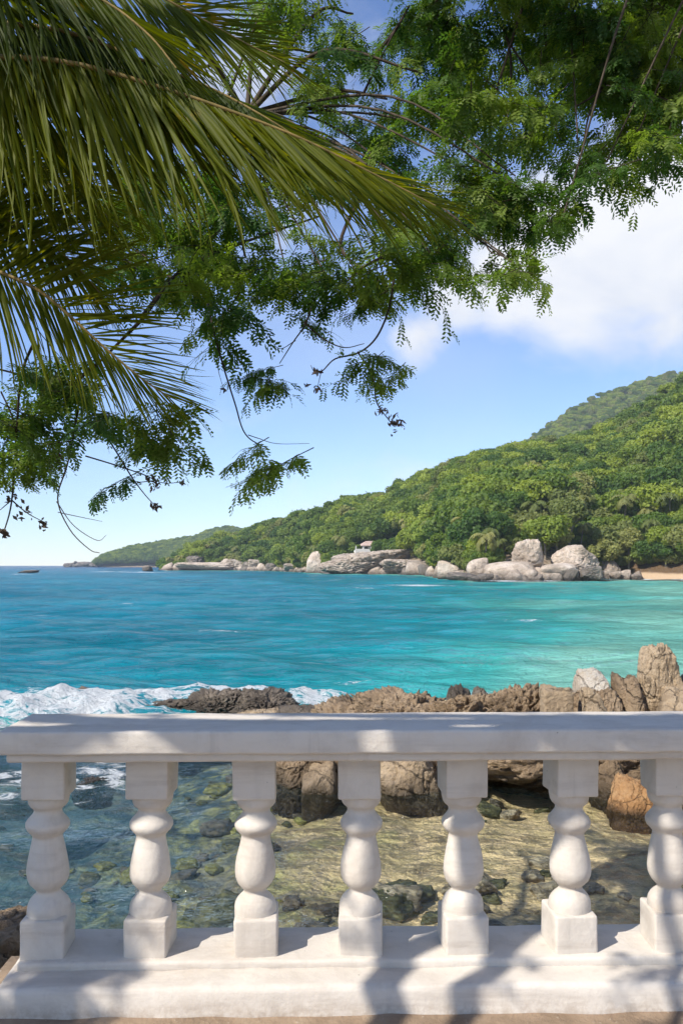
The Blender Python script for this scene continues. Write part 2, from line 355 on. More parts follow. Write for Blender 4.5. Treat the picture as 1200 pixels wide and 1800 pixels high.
def mat_sea():
    m = Mat('sea_water'); v = m.coord('World')
    dp = m.node('ShaderNodeAttribute', attribute_name='depth').outputs['Fac']; fo = m.node('ShaderNodeAttribute', attribute_name='foam').outputs['Fac']
    ln = m.math('DIVIDE', m.math('LOGARITHM', m.math('ADD', dp, 1.0), 2.718), math.log(64.0))
    def pos(d): return math.log(d + 1) / math.log(64)
    body = m.ramp(ln, [(pos(0), (.10, .14, .11)), (pos(1.0), (.06, .145, .165)), (pos(1.6), (.065, .21, .235)), (pos(1.95), (.16, .38, .30)), (pos(2.8), (.035, .29, .265)), (pos(4.2), (.002, .20, .235)), (pos(7), (.001, .150, .21)), (pos(12), (.001, .125, .21)), (pos(26), (.001, .075, .17)), (pos(60), (.001, .04, .11))])
    lanes = m.map(m.noise(m.coord('World', (.018, .055, 1)), 1.0, 5, .6, .5), .33, .68, .78, 1.24)
    fine = m.map(m.noise(m.coord('World', (.22, .75, 1)), 1.0, 5, .62, .6), .34, .68, .82, 1.2); lanes = m.math('MULTIPLY', lanes, fine)  # finer streaks: ripple reflections put into the body colour
    hs = m.node('ShaderNodeHueSaturation'); m.l.new(body, hs.inputs['Color']); m.l.new(lanes, hs.inputs['Value']); body = hs.outputs[0]
    opac = m.math('MAXIMUM', m.math('MULTIPLY', m.math('POWER', dp, 1.5), .13), m.map(dp, 1.74, 1.95), clamp=True)
    w1 = m.noise(m.coord('World', (1.0, 1.7, 1)), .55, 4, .55, .3); w2 = m.noise(m.coord('World', (1, 1.5, 1)), 2.6, 4, .6, .4); w3 = m.noise(v, 9, 3, .6)
    h = m.math('ADD', m.math('MULTIPLY', w1, 1.0), m.math('ADD', m.math('MULTIPLY', w2, .36), m.math('MULTIPLY', w3, .07)))
    nb = m.bump(h, 1.0, .5)
    fr = m.node('ShaderNodeFresnel'); fr.inputs[0].default_value = 1.33; m.l.new(nb, fr.inputs['Normal'])
    dif = m.node('ShaderNodeBsdfDiffuse'); m.set(dif, 'Color', body); m.l.new(nb, dif.inputs['Normal'])
    tr = m.node('ShaderNodeBsdfTransparent'); m.set(tr, 'Color', (.93, .98, .97))
    gl = m.node('ShaderNodeBsdfGlossy'); m.set(gl, 'Roughness', .09); m.l.new(nb, gl.inputs['Normal'])
    a = m.node('ShaderNodeMixShader'); m.l.new(opac, a.inputs[0]); m.l.new(tr.outputs[0], a.inputs[1]); m.l.new(dif.outputs[0], a.inputs[2])
    b = m.node('ShaderNodeMixShader'); m.l.new(m.math('MULTIPLY', fr.outputs[0], .72), b.inputs[0]); m.l.new(a.outputs[0], b.inputs[1]); m.l.new(gl.outputs[0], b.inputs[2])
    # foam: solid in the surf, lace and streaks where it thins out
    lace = m.math('SUBTRACT', m.math('ADD', m.math('MULTIPLY', m.noise(m.coord('World', (1, 1.3, 1)), 1.7, 8, .70, 1.4), 1.9), m.math('MULTIPLY', m.voro(v, 2.2, 'DISTANCE_TO_EDGE'), -.35)), .90)
    fm = m.map(m.math('ADD', m.math('MULTIPLY', fo, .62), lace), .33, .62)
    fm = m.math('MULTIPLY', fm, m.map(fo, .05, .25))
    cap = m.map(m.noise(m.coord('World', (.30, .9, 1)), .55, 6, .62, .3), .645, .75, 0, .5)
    fm = m.math('MAXIMUM', fm, m.math('MULTIPLY', cap, m.map(dp, 1.8, 4)))
    fd = m.node('ShaderNodeBsdfDiffuse'); m.set(fd, 'Color', (.70, .73, .74)); m.l.new(m.bump(m.noise(v, 4, 7, .7), 1.0, .3), fd.inputs['Normal'])
    c = m.node('ShaderNodeMixShader'); m.l.new(fm, c.inputs[0]); m.l.new(b.outputs[0], c.inputs[1]); m.l.new(fd.outputs[0], c.inputs[2])
    m.l.new(c.outputs[0], m.out.inputs[0]); return m.m
def mat_bed():
    m = Mat('cove_bed'); v = m.coord('World'); sx = m.node('ShaderNodeSeparateXYZ'); m.l.new(v, sx.inputs[0])
    n1 = m.noise(v, .55, 6, .62, .5); n2 = m.noise(v, 1.9, 6, .66, .4); n3 = m.noise(v, 7, 5, .65)
    sand = m.mix(m.map(n2, .35, .65), (.80, .585, .34), (.62, .475, .25))
    sand = m.mix(m.math('MULTIPLY', m.map(n3, .5, .7), .35), sand, (.26, .20, .12))
    weed = m.ramp(n2, [(.32, (.03, .04, .055)), (.44, (.085, .10, .085)), (.53, (.20, .20, .10)), (.62, (.38, .37, .14)), (.74, (.50, .46, .24))])
    side = m.map(m.math('ADD', sx.outputs[0], m.math('MULTIPLY', m.math('SUBTRACT', n1, .5), 9.0)), -3.2, 2.0, 1, 0)
    side = m.math('MULTIPLY', side, m.map(sx.outputs[1], 24, 30, 1, 0)); col = m.mix(side, sand, weed)
    cool = m.map(m.math('ADD', sx.outputs[0], m.math('MULTIPLY', m.math('SUBTRACT', n2, .5), 10)), -5.5, -.2, .72, 0); col = m.mix(cool, col, (.07, .15, .20))
    dark = m.map(m.noise(m.coord('World', (.8, 1.5, 1)), .75, 6, .66, .3), .53, .63)
    col = m.mix(m.math('MULTIPLY', m.math('MULTIPLY', dark, m.map(sx.outputs[1], 24, 30, 1, 0)), .62), col, m.mix(m.map(n3, .4, .65), (.060, .052, .045), (.20, .155, .10)))
    m.principled(col, .9, m.bump(m.math('ADD', n2, m.math('MULTIPLY', n3, .5)), .9, .12), .2); return m.m
def build_sea():
    nr, nc = 680, 430
    rr = 3.3 * np.exp(np.linspace(0, math.log(4200 / 3.3), nr)); tt = np.linspace(-.95, 1.35, nc)
    Rg, T = np.meshgrid(rr, tt, indexing='ij'); y = Rg.ravel(); x = (T * Rg).ravel()
    dep = depth_at(x, y); foam = foam_at(x, y)
    step = y * .0112; z = np.zeros_like(x)
    rnd = random.Random(2); calm = .35 + .65 * sstep(14, 24, y) 
    for L, A in [(26, .10), (17, .085), (11, .06), (7.5, .045), (5, .03), (3.2, .022), (2.1, .014), (1.4, .010)]:
        for q in range(3):
            th = R(rnd.gauss(80, 26)); ph = rnd.uniform(0, 6.28); k = 6.283 / (L * rnd.uniform(.85, 1.2))
            z += A * np.sin(k * (x * math.cos(th) + y * math.sin(th)) + ph + 1.2 * perlin(np.stack([x * .3 / L, y * .3 / L, x * 0 + q], 1))) * sstep(.5 * L, .22 * L, step) * (calm if L < 6 else calm * calm)
    lump = fbm(np.stack([x * .9, y * .9, x * 0 + 2], 1), 4); 
    z += sstep(.35, 1.15, foam) * (.10 + .34 * lump) * sstep(19, 22, y) * sstep(60, 40, y)
    z += .35 * np.exp(-(((x - P(905, 1096, 61).x) / 7) ** 2 + ((y - 61.5) / 1.1) ** 2))
    z += np.where(y > 3000, -0.0, 0)
    me = mesh('sea', np.stack([x, y, SEA + z], 1), grid_faces(nr, nc)); attr(me, 'depth', dep); attr(me, 'foam', foam)
    tag(link('sea', me, mat_sea()), 'turquoise sea with white surf running to the horizon', kind='structure')
    nr, nc = 330, 300
    rr = 3.3 * np.exp(np.concatenate([np.linspace(0, math.log(26 / 3.3), 230), np.linspace(math.log(26 / 3.3) + .03, math.log(4200 / 3.3), 100)]))
    tt = np.linspace(-.95, 1.35, nc); Rg, T = np.meshgrid(rr, tt, indexing='ij'); y = Rg.ravel(); x = (T * Rg).ravel()
    me = mesh('sea_bed', np.stack([x, y, SEA - depth_at(x, y, True) - np.where(y > 34, .4, 0)], 1), grid_faces(nr, nc))
    tag(link('sea_bed', me, mat_bed()), 'sandy sea bed with weed and stones under clear water', kind='structure')

# ------------------------------------------------------------------ terrace under the camera, and the bank beside it
def mat_ground():
    m = Mat('earth_ground'); v = m.coord('World'); n = m.noise(v, 5, 7, .65); n3 = m.noise(v, 60, 4, .7)
    c = m.ramp(n, [(.3, (.19, .135, .09)), (.55, (.31, .225, .155)), (.75, (.40, .31, .22))])
    c = m.mix(m.map(n3, .62, .72), c, (.45, .38, .30)); m.principled(c, .95, m.bump(m.math('ADD', n, m.math('MULTIPLY', n3, .5)), .7, .02), .2); return m.m
M['ground'] = mat_ground()
def build_terrace():
    nx, ny = 90, 60; xs = np.linspace(-1.22, 9, nx); ys = np.linspace(-9, 3.16, ny)
    X, Y = np.meshgrid(xs, ys, indexing='ij'); X, Y = X.ravel(), Y.ravel()
    Z = .010 * fbm(np.stack([X * 3, Y * 3, X * 0], 1), 4) - .002; V = np.stack([X, Y, Z], 1); Fc = grid_faces(nx, ny)[:, ::-1]
    acc = [V]; faces = [Fc]; b = len(V)
    def skirt(idx):
        nonlocal b
        top = V[idx]; bot = top.copy(); bot[:, 2] = -4.2; acc.append(bot); k = np.arange(len(idx) - 1)
        faces.append(np.stack([idx[k], idx[k + 1], b + k + 1, b + k], 1)); b += len(idx)
    ii = np.arange(nx) * ny
    skirt(ii + ny - 1); skirt(np.arange(ny)); 
    tag(link('terrace', mesh('terrace', np.concatenate(acc), np.concatenate(faces)), M['ground']), 'brown earth terrace under the white balustrade', kind='structure')
    # bank of earth and stone left of the terrace, running down to the water
    nx, ny = 90, 90; xs = np.linspace(-16, -1.16, nx); ys = np.linspace(-9, 9.5, ny)
    X, Y = np.meshgrid(xs, ys, indexing='ij'); X, Y = X.ravel(), Y.ravel()
    Z = -.15 - 3.6 * sstep(1.2, 7.8, Y + .10 * (X + 3)) - .5 * sstep(-2.0, -1.2, X) * sstep(0, 2, Y) + .22 * fbm(np.stack([X, Y, X * 0], 1), 5) * sstep(0, 2.5, Y)
    tag(link('bank', mesh('bank', np.stack([X, Y, Z], 1), grid_faces(nx, ny)[:, ::-1]), M['ground']), 'earth bank falling to the cove left of the terrace', kind='structure')

# ------------------------------------------------------------------ balustrade
def rbox(sx, sy, sz, bev=.012, cuts=6, amp=.0, seed=0, taper=None, seg=3):
    bm = bmesh.new(); bmesh.ops.create_cube(bm, size=1.0)
    for v in bm.verts: v.co = Vector((v.co.x * sx, v.co.y * sy, v.co.z * sz))
    if taper: 
        for v in bm.verts: taper(v.co)
    bmesh.ops.bevel(bm, geom=list(bm.edges), offset=bev, segments=seg, profile=.5, affect='EDGES')
    for ax in range(3):
        L = (sx, sy, sz)[ax]; n = cuts if isinstance(cuts, int) else cuts[ax]
        for k in range(1, n):
            no = Vector((0, 0, 0)); no[ax] = 1; co = Vector((0, 0, 0)); co[ax] = -L / 2 + L * k / n
            bmesh.ops.bisect_plane(bm, geom=list(bm.verts) + list(bm.edges) + list(bm.faces), plane_co=co, plane_no=no, dist=1e-5)
    bmesh.ops.triangulate(bm, faces=[f for f in bm.faces if len(f.verts) > 4])
    bm.normal_update()
    if amp:
        p = np.array([v.co[:] for v in bm.verts]); d = fbm(p * 6 + seed * 3.1, 4) * amp
        for v, q in zip(bm.verts, d): v.co += v.normal * float(q)
    return bm
def bm_mesh(bm, name, smooth=True):
    me = bpy.data.meshes.new(name); bm.to_mesh(me); bm.free()
    for p in me.polygons: p.use_smooth = smooth
    me.set_sharp_from_angle(angle=R(48)) if hasattr(me, 'set_sharp_from_angle') else None
    return me
def build_balustrade():
    root = bpy.data.objects.new('balustrade', None); COL.objects.link(root); root.location = (0, 2.93, 0); root.rotation_euler = (0, 0, R(1.3))
    tag(root, 'white plastered balustrade of turned balusters along the terrace edge', 'balustrade')
    x0, x1 = -1.125, 2.66; L = x1 - x0; cx = (x0 + x1) / 2
    bm = rbox(L, .345, .078, .010, (60, 5, 2), .0035, 1)
    for v in bm.verts: v.co += Vector((cx, .033, .869))
    b2 = rbox(L - .05, .295, .045, .010, (60, 4, 2), .0025, 2)
    for v in b2.verts: v.co += Vector((cx, .033, .823))
    me2 = bpy.data.meshes.new('tmp'); b2.to_mesh(me2); b2.free(); bm.from_mesh(me2); bpy.data.meshes.remove(me2)
    link('handrail', bm_mesh(bm, 'handrail'), M['plaster'], root)
    def slope(c):
        if c.z > 0 and c.y < 0: c.z -= .012; c.y += .018
        if c.z > 0 and c.x < 0: c.x += .03
    bm = rbox(L + .03, .43, .135, .018, (70, 6, 3), .006, 3, slope)
    for v in bm.verts: v.co += Vector((cx - .01, .03, .030))
    b2 = rbox(L - .045, .275, .04, .012, (70, 4, 2), .003, 4)
    for v in b2.verts: v.co += Vector((cx + .01, .088, .096))
    me2 = bpy.data.meshes.new('tmp'); b2.to_mesh(me2); b2.free(); bm.from_mesh(me2); bpy.data.meshes.remove(me2)
    link('base', bm_mesh(bm, 'base'), M['plaster'], root)
    prof = [(.228, .0765), (.245, .0775), (.262, .0770), (.276, .0740), (.288, .0675), (.298, .0585), (.306, .0490), (.312, .0430), (.317, .0415), (.323, .0440), (.332, .0540), (.346, .0660), (.365, .0735), (.385, .0755), (.41, .0735), (.44, .0680), (.47, .0610), (.492, .0555),
            (.505, .0530), (.512, .0545), (.520, .0620), (.532, .0735), (.543, .0785), (.553, .0785), (.563, .0735), (.575, .0625), (.585, .0540), (.593, .0505), (.601, .0505), (.607, .0550), (.614, .0640), (.624, .0705), (.640, .0740), (.662, .0745), (.70, .0740)]
    seg = 40
    xs = [-1.02, -.665, -.293, .071, .427, .80, 1.155, 1.52, 1.885, 2.25]
    for i, x in enumerate(xs):
        rnd = random.Random(i * 7 + 1); V = []
        for z, r in prof:
            r *= .945
            for k in range(seg):
                th = 2 * math.pi * k / seg; V.append((r * math.cos(th), r * math.sin(th), z))
        V = np.array(V); n = fbm(V * 13 + i * 5.3, 3); V[:, :2] *= (1 + .035 * n)[:, None]
        V[:, 0] += .004 * np.sin(V[:, 2] * 9 + i); V[:, 2] += .004 * fbm(V * 7 + 40 + i, 2)
        Fc = [(a * seg + k, a * seg + (k + 1) % seg, (a + 1) * seg + (k + 1) % seg, (a + 1) * seg + k) for a in range(len(prof) - 1) for k in range(seg)]
        b = link('baluster', mesh('baluster', V, Fc), M['plaster'], root, (x, .062, 0), (R(rnd.uniform(-.5, .5)), R(rnd.uniform(-.6, .6)), R(rnd.uniform(-4, 4))))
        bm = rbox(.148, .168, .142, .0085, (4, 4, 4), .0035, 10 + i)
        for v in bm.verts: v.co += Vector((0, 0, .172))
        link('plinth', bm_mesh(bm, 'plinth'), M['plaster'], b)
        bm = rbox(.145, .168, .17, .007, (4, 4, 4), .003, 30 + i)
        for v in bm.verts: v.co += Vector((0, 0, .735))
        link('capital_block', bm_mesh(bm, 'capital_block'), M['plaster'], b)

# ------------------------------------------------------------------ rocks
_ico = {}
def ico(level):
    if level not in _ico:
        bm = bmesh.new(); bmesh.ops.create_icosphere(bm, subdivisions=level, radius=1.0); bm.verts.ensure_lookup_table()
        V = np.array([v.co[:] for v in bm.verts]); Fc = np.array([[q.index for q in f.verts] for f in bm.faces]); bm.free(); _ico[level] = (V, Fc)
    return _ico[level]
def rock_mesh(name, size, seed, level=5, facets=12, k=9, rough=.09, fine=.03, freq=1.5, taper=0):
    V, Fc = ico(level); rs = np.random.RandomState(seed)
    n = rs.normal(size=(facets, 3)); n /= np.linalg.norm(n, axis=1)[:, None]; d = rs.uniform(.72, 1.0, facets)
    n = np.concatenate([n, np.eye(3), -np.eye(3)]); d = np.concatenate([d, np.full(6, 1.0)])
    q = np.maximum(V @ n.T, 0) / d; r = (q ** k).sum(1) ** (-1 / k)
    off = rs.uniform(-50, 50, 3); B = V * r[:, None]
    disp = rough * fbm(B * freq + off, 4) - fine * 2.2 * (billow(B * freq * 2.3 + off, 4) - .45) + fine * fbm(B * freq * 6 + off, 3)
    crack = np.abs(perlin(B * freq * 1.1 + off + 7)); disp -= fine * 2.5 * np.exp(-(crack / .035) ** 2)
    B = B * (1 + disp)[:, None]
    if taper: B[:, :2] *= (1 - taper * np.clip(B[:, 2:3] * .5 + .5, 0, 1.1))
    B = B * np.array(size)
    return mesh(name, B, Fc)
def rock(label, px, top, hw, d, dm, mat, seed, name='rock', level=5, facets=12, k=9, rough=.09, fine=.03, freq=1.5, bottom=None, rz=None, group=None, cat='rock', foam=None, tilt=0, taper=0):
    """a rock whose middle shows at column px, its top at row top, half width hw pixels, at distance d, half depth dm metres"""
    sx = hw / F * d; zt = P(px, top, d).z; zb = SEA - .6 if bottom is None else bottom
    sz = (zt - zb) / 2 / .97; loc = Vector((P(px, top, d).x, d, zt - sz * .97))
    o = link(name, rock_mesh(name, (sx * 1.02, dm, sz), seed, level, facets, k, rough, fine, freq, taper), M[mat], None, loc, (0, R(tilt), 0))
    tag(o, label, cat, group)
    if foam: ROCKS_FOAM.append((loc.x, loc.y, (sx + dm) / 2 * foam))
    return o
def build_near_rocks():
    # surf rocks on the left
    rock('small dark rock swamped by white surf at the left', 145, 1209, 24, 27, .55, 'rock_dark', 1, fine=.06)
    rock('dark wet ledge at left with surf washing over its end', 300, 1229, 78, 25, .9, 'rock_dark', 2, rough=.17, fine=.085, freq=2.3, level=7)
    rock('dark ridged rock behind the surf, middle of the dark ledge', 385, 1219, 62, 24.6, .9, 'rock_dark', 3, rough=.17, fine=.085, freq=2.3, level=7)
    rock('dark ledge rock with a flat top, right end of the dark group', 462, 1217, 62, 24, 1.0, 'rock_dark', 4, rough=.17, fine=.085, freq=2.3, level=7)
    rock('low ochre rock in front of the dark ledge', 455, 1240, 58, 22.2, .7, 'rock_tan', 5, fine=.06, freq=2.2)
    rock('low wet brown rock beside the ochre rock, half awash', 545, 1243, 62, 21.6, .7, 'rock_dark', 6, fine=.06, freq=2.4)
    rock('low brown rubble rock at the left foot of the brown ridge', 620, 1238, 66, 20.6, 1.0, 'rock_brown', 7, level=6, fine=.12, rough=.15, freq=2.6)
    # the brown ridge behind the handrail
    rock('rugged brown ridge rock sloping down to the surf', 712, 1211, 112, 20, 1.4, 'rock_brown', 8, level=7, fine=.11, rough=.14, freq=2.4, facets=16)
    rock('long brown ridge rock in the middle of the ridge', 815, 1217, 122, 19.2, 1.5, 'rock_brown', 9, level=7, fine=.10, rough=.14, freq=2.6, facets=16)
    rock('broad brown ridge rock with a level top left of the split block', 900, 1206, 112, 18.7, 1.3, 'rock_brown', 10, level=7, fine=.10, rough=.13, freq=2.6)
    rock('flat topped tan ridge rock behind the smooth block', 958, 1195, 76, 18.9, 1.0, 'rock_tan', 11, level=6, fine=.08, rough=.12, freq=2.2)
    rock('dark grey rock poking up behind the brown ridge', 806, 1206, 28, 22, .5, 'rock_dark', 12, fine=.05)
    rock('smaller dark rock behind the ridge next to foam', 846, 1203, 20, 22.2, .5, 'rock_dark', 13, fine=.05)
    rock('smooth tan block with a sharp right edge on the ridge', 980, 1211, 30, 17.4, .5, 'rock_tan', 14, k=22, facets=8, rough=.04, fine=.018)
    rock('rounded pale grey boulder perched on the ridge', 1039, 1169, 33, 18.6, .55, 'rock_pale', 131, level=6, k=4.5, facets=6, rough=.10, fine=.03, bottom=-2.1, taper=.3)
    rock('cracked brown rock holding up the pale boulder', 1040, 1198, 48, 18.2, .8, 'rock_brown', 16, level=7, k=14, fine=.04, freq=1.8)
    rock('angular brown slab leaning against the cracked rock', 1036, 1212, 24, 17.35, .35, 'rock_tan', 17, k=20, facets=8, rough=.04, fine=.015)
    rock('tall upright brown rock pillar rising above the ridge', 1153, 1133, 44, 18.4, .6, 'rock_tan', 133, level=7, k=6, facets=8, rough=.12, fine=.035, freq=1.4, bottom=-2.6, taper=.2)
    rock('dark brown shoulder rock left of the tall pillar', 1112, 1194, 26, 18.2, .6, 'rock_brown', 19, k=16, facets=9, fine=.035)
    rock('brown rock half hidden behind the tall pillar', 1183, 1172, 20, 18.9, .5, 'rock_brown', 20, k=12, fine=.035)
    rock('pale tan boulder at the right foot of the pillar', 1192, 1204, 44, 17.4, .7, 'rock_tan', 21, k=12, facets=10, fine=.03)
    rock('broad tan boulder at the right end of the ridge', 1330, 1190, 110, 17.6, 1.2, 'rock_tan', 22, fine=.03)
    # the foot of the ridge, seen between the balusters under the handrail
    rock('wide brown footing of the ridge seen under the handrail', 690, 1262, 200, 17.6, 1.6, 'rock_brown', 23, level=6, fine=.05, freq=2.2)
    rock('wide tan footing of the ridge on the right', 1010, 1255, 210, 17.2, 1.5, 'rock_brown', 24, level=6, fine=.05, freq=2.2)
    rock('dark grey jagged rock behind the third baluster', 520, 1318, 44, 16.6, .7, 'rock_brown', 25, level=6, fine=.06, freq=2.0)
    rock('smooth tan boulder between the third and fourth balusters', 566, 1335, 34, 16.1, .6, 'rock_tan', 26, k=16, facets=9, fine=.02)
    rock('fractured tan boulder right of the fourth baluster', 720, 1318, 66, 16.2, .8, 'rock_tan', 27, level=6, k=14, fine=.035)
    rock('brown boulder behind the fifth baluster at the waterline', 805, 1322, 44, 16.4, .7, 'rock_brown', 28, fine=.04)
    rock('overhanging brown boulder above dark blue water', 925, 1300, 46, 16.2, .7, 'rock_brown', 29, k=14, fine=.03, bottom=-2.45)
    rock('dark cracked boulder beside the sixth baluster', 1068, 1315, 38, 15.8, .6, 'rock_brown', 30, fine=.06, freq=2.2)
    rock('rust orange rock dipping into the pool at right', 1102, 1374, 30, 14.6, .42, 'rock_rust', 31, level=6, k=16, facets=8, fine=.04, tilt=18)
    rock('tan boulder at the pool edge behind the last baluster', 1200, 1330, 60, 15.2, .8, 'rock_tan', 32, fine=.03)
    rock('low brown rock awash at the far left under the handrail', 30, 1391, 44, 15.9, .5, 'rock_brown', 33, fine=.05, foam=1.2)
    rock('small dark rock awash between the first two balusters', 158, 1369, 38, 16.6, .45, 'rock_dark', 34, fine=.07, foam=1.2)
    # boulders beside the left end of the balustrade
    def near(label, loc, size, mat, seed, **kw):
        o = link('rock', rock_mesh('rock', size, seed, 6, **kw), M[mat], None, loc); tag(o, label, 'rock')
    near('brown boulder left of the first baluster, uppermost of the pile', (-2.42, 5.35, -1.22), (.50, .50, .50), 'rock_brown', 141, fine=.05, rough=.13, k=7)
    near('grey veined boulder left of the base end', (-2.08, 4.35, -1.10), (.42, .42, .42), 'rock_grey', 42, fine=.04, freq=2.2)
    near('rounded grey brown stone lowest beside the base end', (-1.86, 3.72, -1.15), (.34, .36, .42), 'rock_tan', 43, fine=.03)
    near('reddish brown stone in the gap below the base end', (-1.62, 3.22, -1.0), (.30, .36, .42), 'rock_brown', 44, fine=.03)
    near('dark brown stone wedged behind the grey veined boulder', (-2.0, 4.95, -1.42), (.32, .4, .4), 'rock_dark', 45, fine=.03)

def build_bed_stones():
    """stones and weedy lumps lying on the bed of the cove under the water, too many to count"""
    src = bpy.data.collections.new('bed_stone_sources'); ms = [mat_plain('weedy_stone', (.05, .055, .035), (.16, .15, .07), 7, .9, .5), mat_plain('pale_stone', (.20, .16, .11), (.42, .35, .25), 6, .9, .5), mat_plain('dark_stone', (.07, .06, .05), (.20, .17, .13), 6, .9, .5), mat_plain('yellow_weed', (.13, .13, .04), (.32, .30, .10), 7, .9, .5)]
    for k in range(4):
        me = rock_mesh('stone', (1, .9, .5), 430 + k, 4, 9, 9, .14, .06, 1.8); me.materials.append(ms[k]); src.objects.link(bpy.data.objects.new('bed_stone_%d' % k, me))
    rs = np.random.RandomState(18); n = 760; y = rs.uniform(9.2, 21, n); x = rs.uniform(-.46, .46, n) * y
    cl = perlin(np.stack([x * .35, y * .5, x * 0 + 2.2], 1)); k = cl > .08; x, y = x[k], y[k]; n = len(x); sc = np.exp(rs.normal(-2.15, .6, n))
    pts = np.stack([x, y, SEA - depth_at(x, y, True) + .15 * sc], 1); idx = np.where(x < -.5, rs.choice([0, 3, 2, 3], n), rs.choice([1, 1, 1, 0, 2], n))
    o = instancer('bed_stones', pts, rs.uniform(0, 6.28, (n, 3)) * np.array([.06, .06, 1]), sc, idx, src); tag(o, 'weedy stones lying under the clear water of the cove', 'stones', kind='stuff')

# ------------------------------------------------------------------ far coast
def hill_mesh(tab, shore, ncol, nrow, u0, u1, prof, tree_h, back=1.35, nz=6.0, noise_s=.012):
    """land rising from its shoreline to a ridge and falling away behind it"""
    us = np.linspace(u0, u1, ncol); rd = np.interp(us, tab[:, 0], tab[:, 2]); ry = np.interp(us, tab[:, 0], tab[:, 1]); sd = shore(us)
    rz = CZ + (HOR - ry) / F * rd - tree_h; t = np.linspace(0, 1, nrow)
    out = []
    for i in range(ncol):
        a = t * (1 + (back - 1)); d = sd[i] + (rd[i] - sd[i]) * np.minimum(a, 1) + np.maximum(a - 1, 0) * 900
        h = np.where(a <= 1, prof(a), 1 - np.maximum(a - 1, 0) * 2.2)
        z = SEA - .6 + (rz[i] - SEA + .6) * h
        out.append(np.stack([(us[i] - 600) / F * d, d, z, np.minimum(a, 1.2)], 1))
    G = np.concatenate(out); n = fbm(np.stack([G[:, 0] * noise_s, G[:, 1] * noise_s, G[:, 0] * 0], 1), 4)
    G[:, 2] += n * nz * np.clip(G[:, 3] * 3, 0, 1) * np.clip(1.15 - G[:, 3], .25, 1)
    return G, ncol, nrow
def mat_land(rock_z, sand=False):
    m = Mat('wooded_land'); v = m.coord('World'); z = m.node('ShaderNodeSeparateXYZ'); m.l.new(v, z.inputs[0]); n = m.noise(v, .12, 6, .6)
    green = m.mix(m.map(n, .3, .7), (.040, .065, .016), (.09, .125, .03))
    stone = m.mix(m.map(m.noise(v, .5, 6, .65), .35, .65), (.16, .115, .075), (.40, .32, .24))
    if sand:
        sx = m.math('ADD', z.outputs[0], m.math('MULTIPLY', n, 12)); lowz = m.map(m.math('ADD', z.outputs[2], m.math('MULTIPLY', n, -1.5)), SEA + .6, SEA + 1.5, 1, 0)
        stone = m.mix(m.map(sx, 80, 92), stone, m.mix(lowz, (.13, .085, .05), (.52, .38, .25)))
    f = m.map(m.math('ADD', z.outputs[2], m.math('MULTIPLY', n, rock_z * -.9)), SEA + rock_z * .35, SEA + rock_z * .75)
    m.principled(m.mix(f, stone, green), .95, m.bump(m.noise(v, .6, 6, .65), .8, .8), .15); return m.m
VARIANTS = bpy.data.collections.new('forest_sources')     # sources of the scattered far wood, not in the scene themselves
def leaf_quads(Pn, N, size, rs, flat=.55):
    """one small bent leaf clump (two triangles) at each point, turned roughly to N"""
    n = len(Pn); d = N + rs.normal(size=(n, 3)) * flat; d /= np.linalg.norm(d, axis=1)[:, None]
    r = rs.normal(size=(n, 3)); a = np.cross(d, r); a /= np.linalg.norm(a, axis=1)[:, None]; b = np.cross(d, a)
    s = size * rs.uniform(.55, 1.3, n)[:, None]; a = a * s * rs.uniform(.5, .9, n)[:, None]; b = b * s
    V = np.stack([Pn - b, Pn + a + d * s * .15, Pn + b, Pn - a - d * s * .15], 1).reshape(-1, 3)
    return V, np.arange(4 * n).reshape(n, 4)
def crown_mesh(name, seed, rx, rz, zc, nq, leaf, nl=15, mat='crown', spread=.62):
    rs = np.random.RandomState(seed); C = []; Rr = []
    for i in range(nl):
        a = rs.uniform(0, 6.283); q = math.sqrt(rs.uniform(0, 1)) * spread * rx; h = rs.uniform(-.5, .75) * rz * (1 - .5 * q / rx)
        C.append((q * math.cos(a), q * math.sin(a), zc + h)); Rr.append(rs.uniform(.16, .40) * rx)
    C, Rr = np.array(C), np.array(Rr)
    w = Rr ** 2 / (Rr ** 2).sum(); k = rs.choice(nl, size=int(nq * 2.2), p=w); d = rs.normal(size=(len(k), 3)); d[:, 2] += .35; d /= np.linalg.norm(d, axis=1)[:, None]
    Pn = C[k] + d * (Rr[k] * (1 + .20 * rs.normal(size=len(k))))[:, None] * np.array([1, 1, .8])
    inside = np.zeros(len(k), bool)
    for j in range(nl): inside |= (np.linalg.norm((Pn - C[j]) / np.array([1, 1, .8]), axis=1) < Rr[j] * .80)
    Pn, d = Pn[~inside][:nq], d[~inside][:nq]
    V, Fc = leaf_quads(Pn, d, leaf, rs)
    me = mesh(name, V, Fc, False); me.materials.append(M[mat]); return me
def trunk_mesh(name, seed, h, r, limbs=4, top=.8):
    rnd = random.Random(seed); A = Acc(); p = smooth_path([(0, 0, -1.5), (rnd.uniform(-.2, .2), rnd.uniform(-.2, .2), h * .4), (rnd.uniform(-.4, .4), rnd.uniform(-.4, .4), h * top)], 3)
    A.add(*tube(p, [r * (1 - .5 * i / len(p)) for i in range(len(p))], 6))
    for k in range(limbs):
        a = rnd.uniform(0, 6.28); q = rnd.uniform(.25, .5) * h
        A.add(*tube(smooth_path([p[-4], p[-1] + Vector((math.cos(a) * q * .4, math.sin(a) * q * .4, .05 * h)), p[-1] + Vector((math.cos(a) * q, math.sin(a) * q, .22 * h))], 2), [r * .45, r * .4, r * .3, r * .2, r * .1], 5))
    me = A.mesh(name); me.materials.append(M['far_trunk']); return me
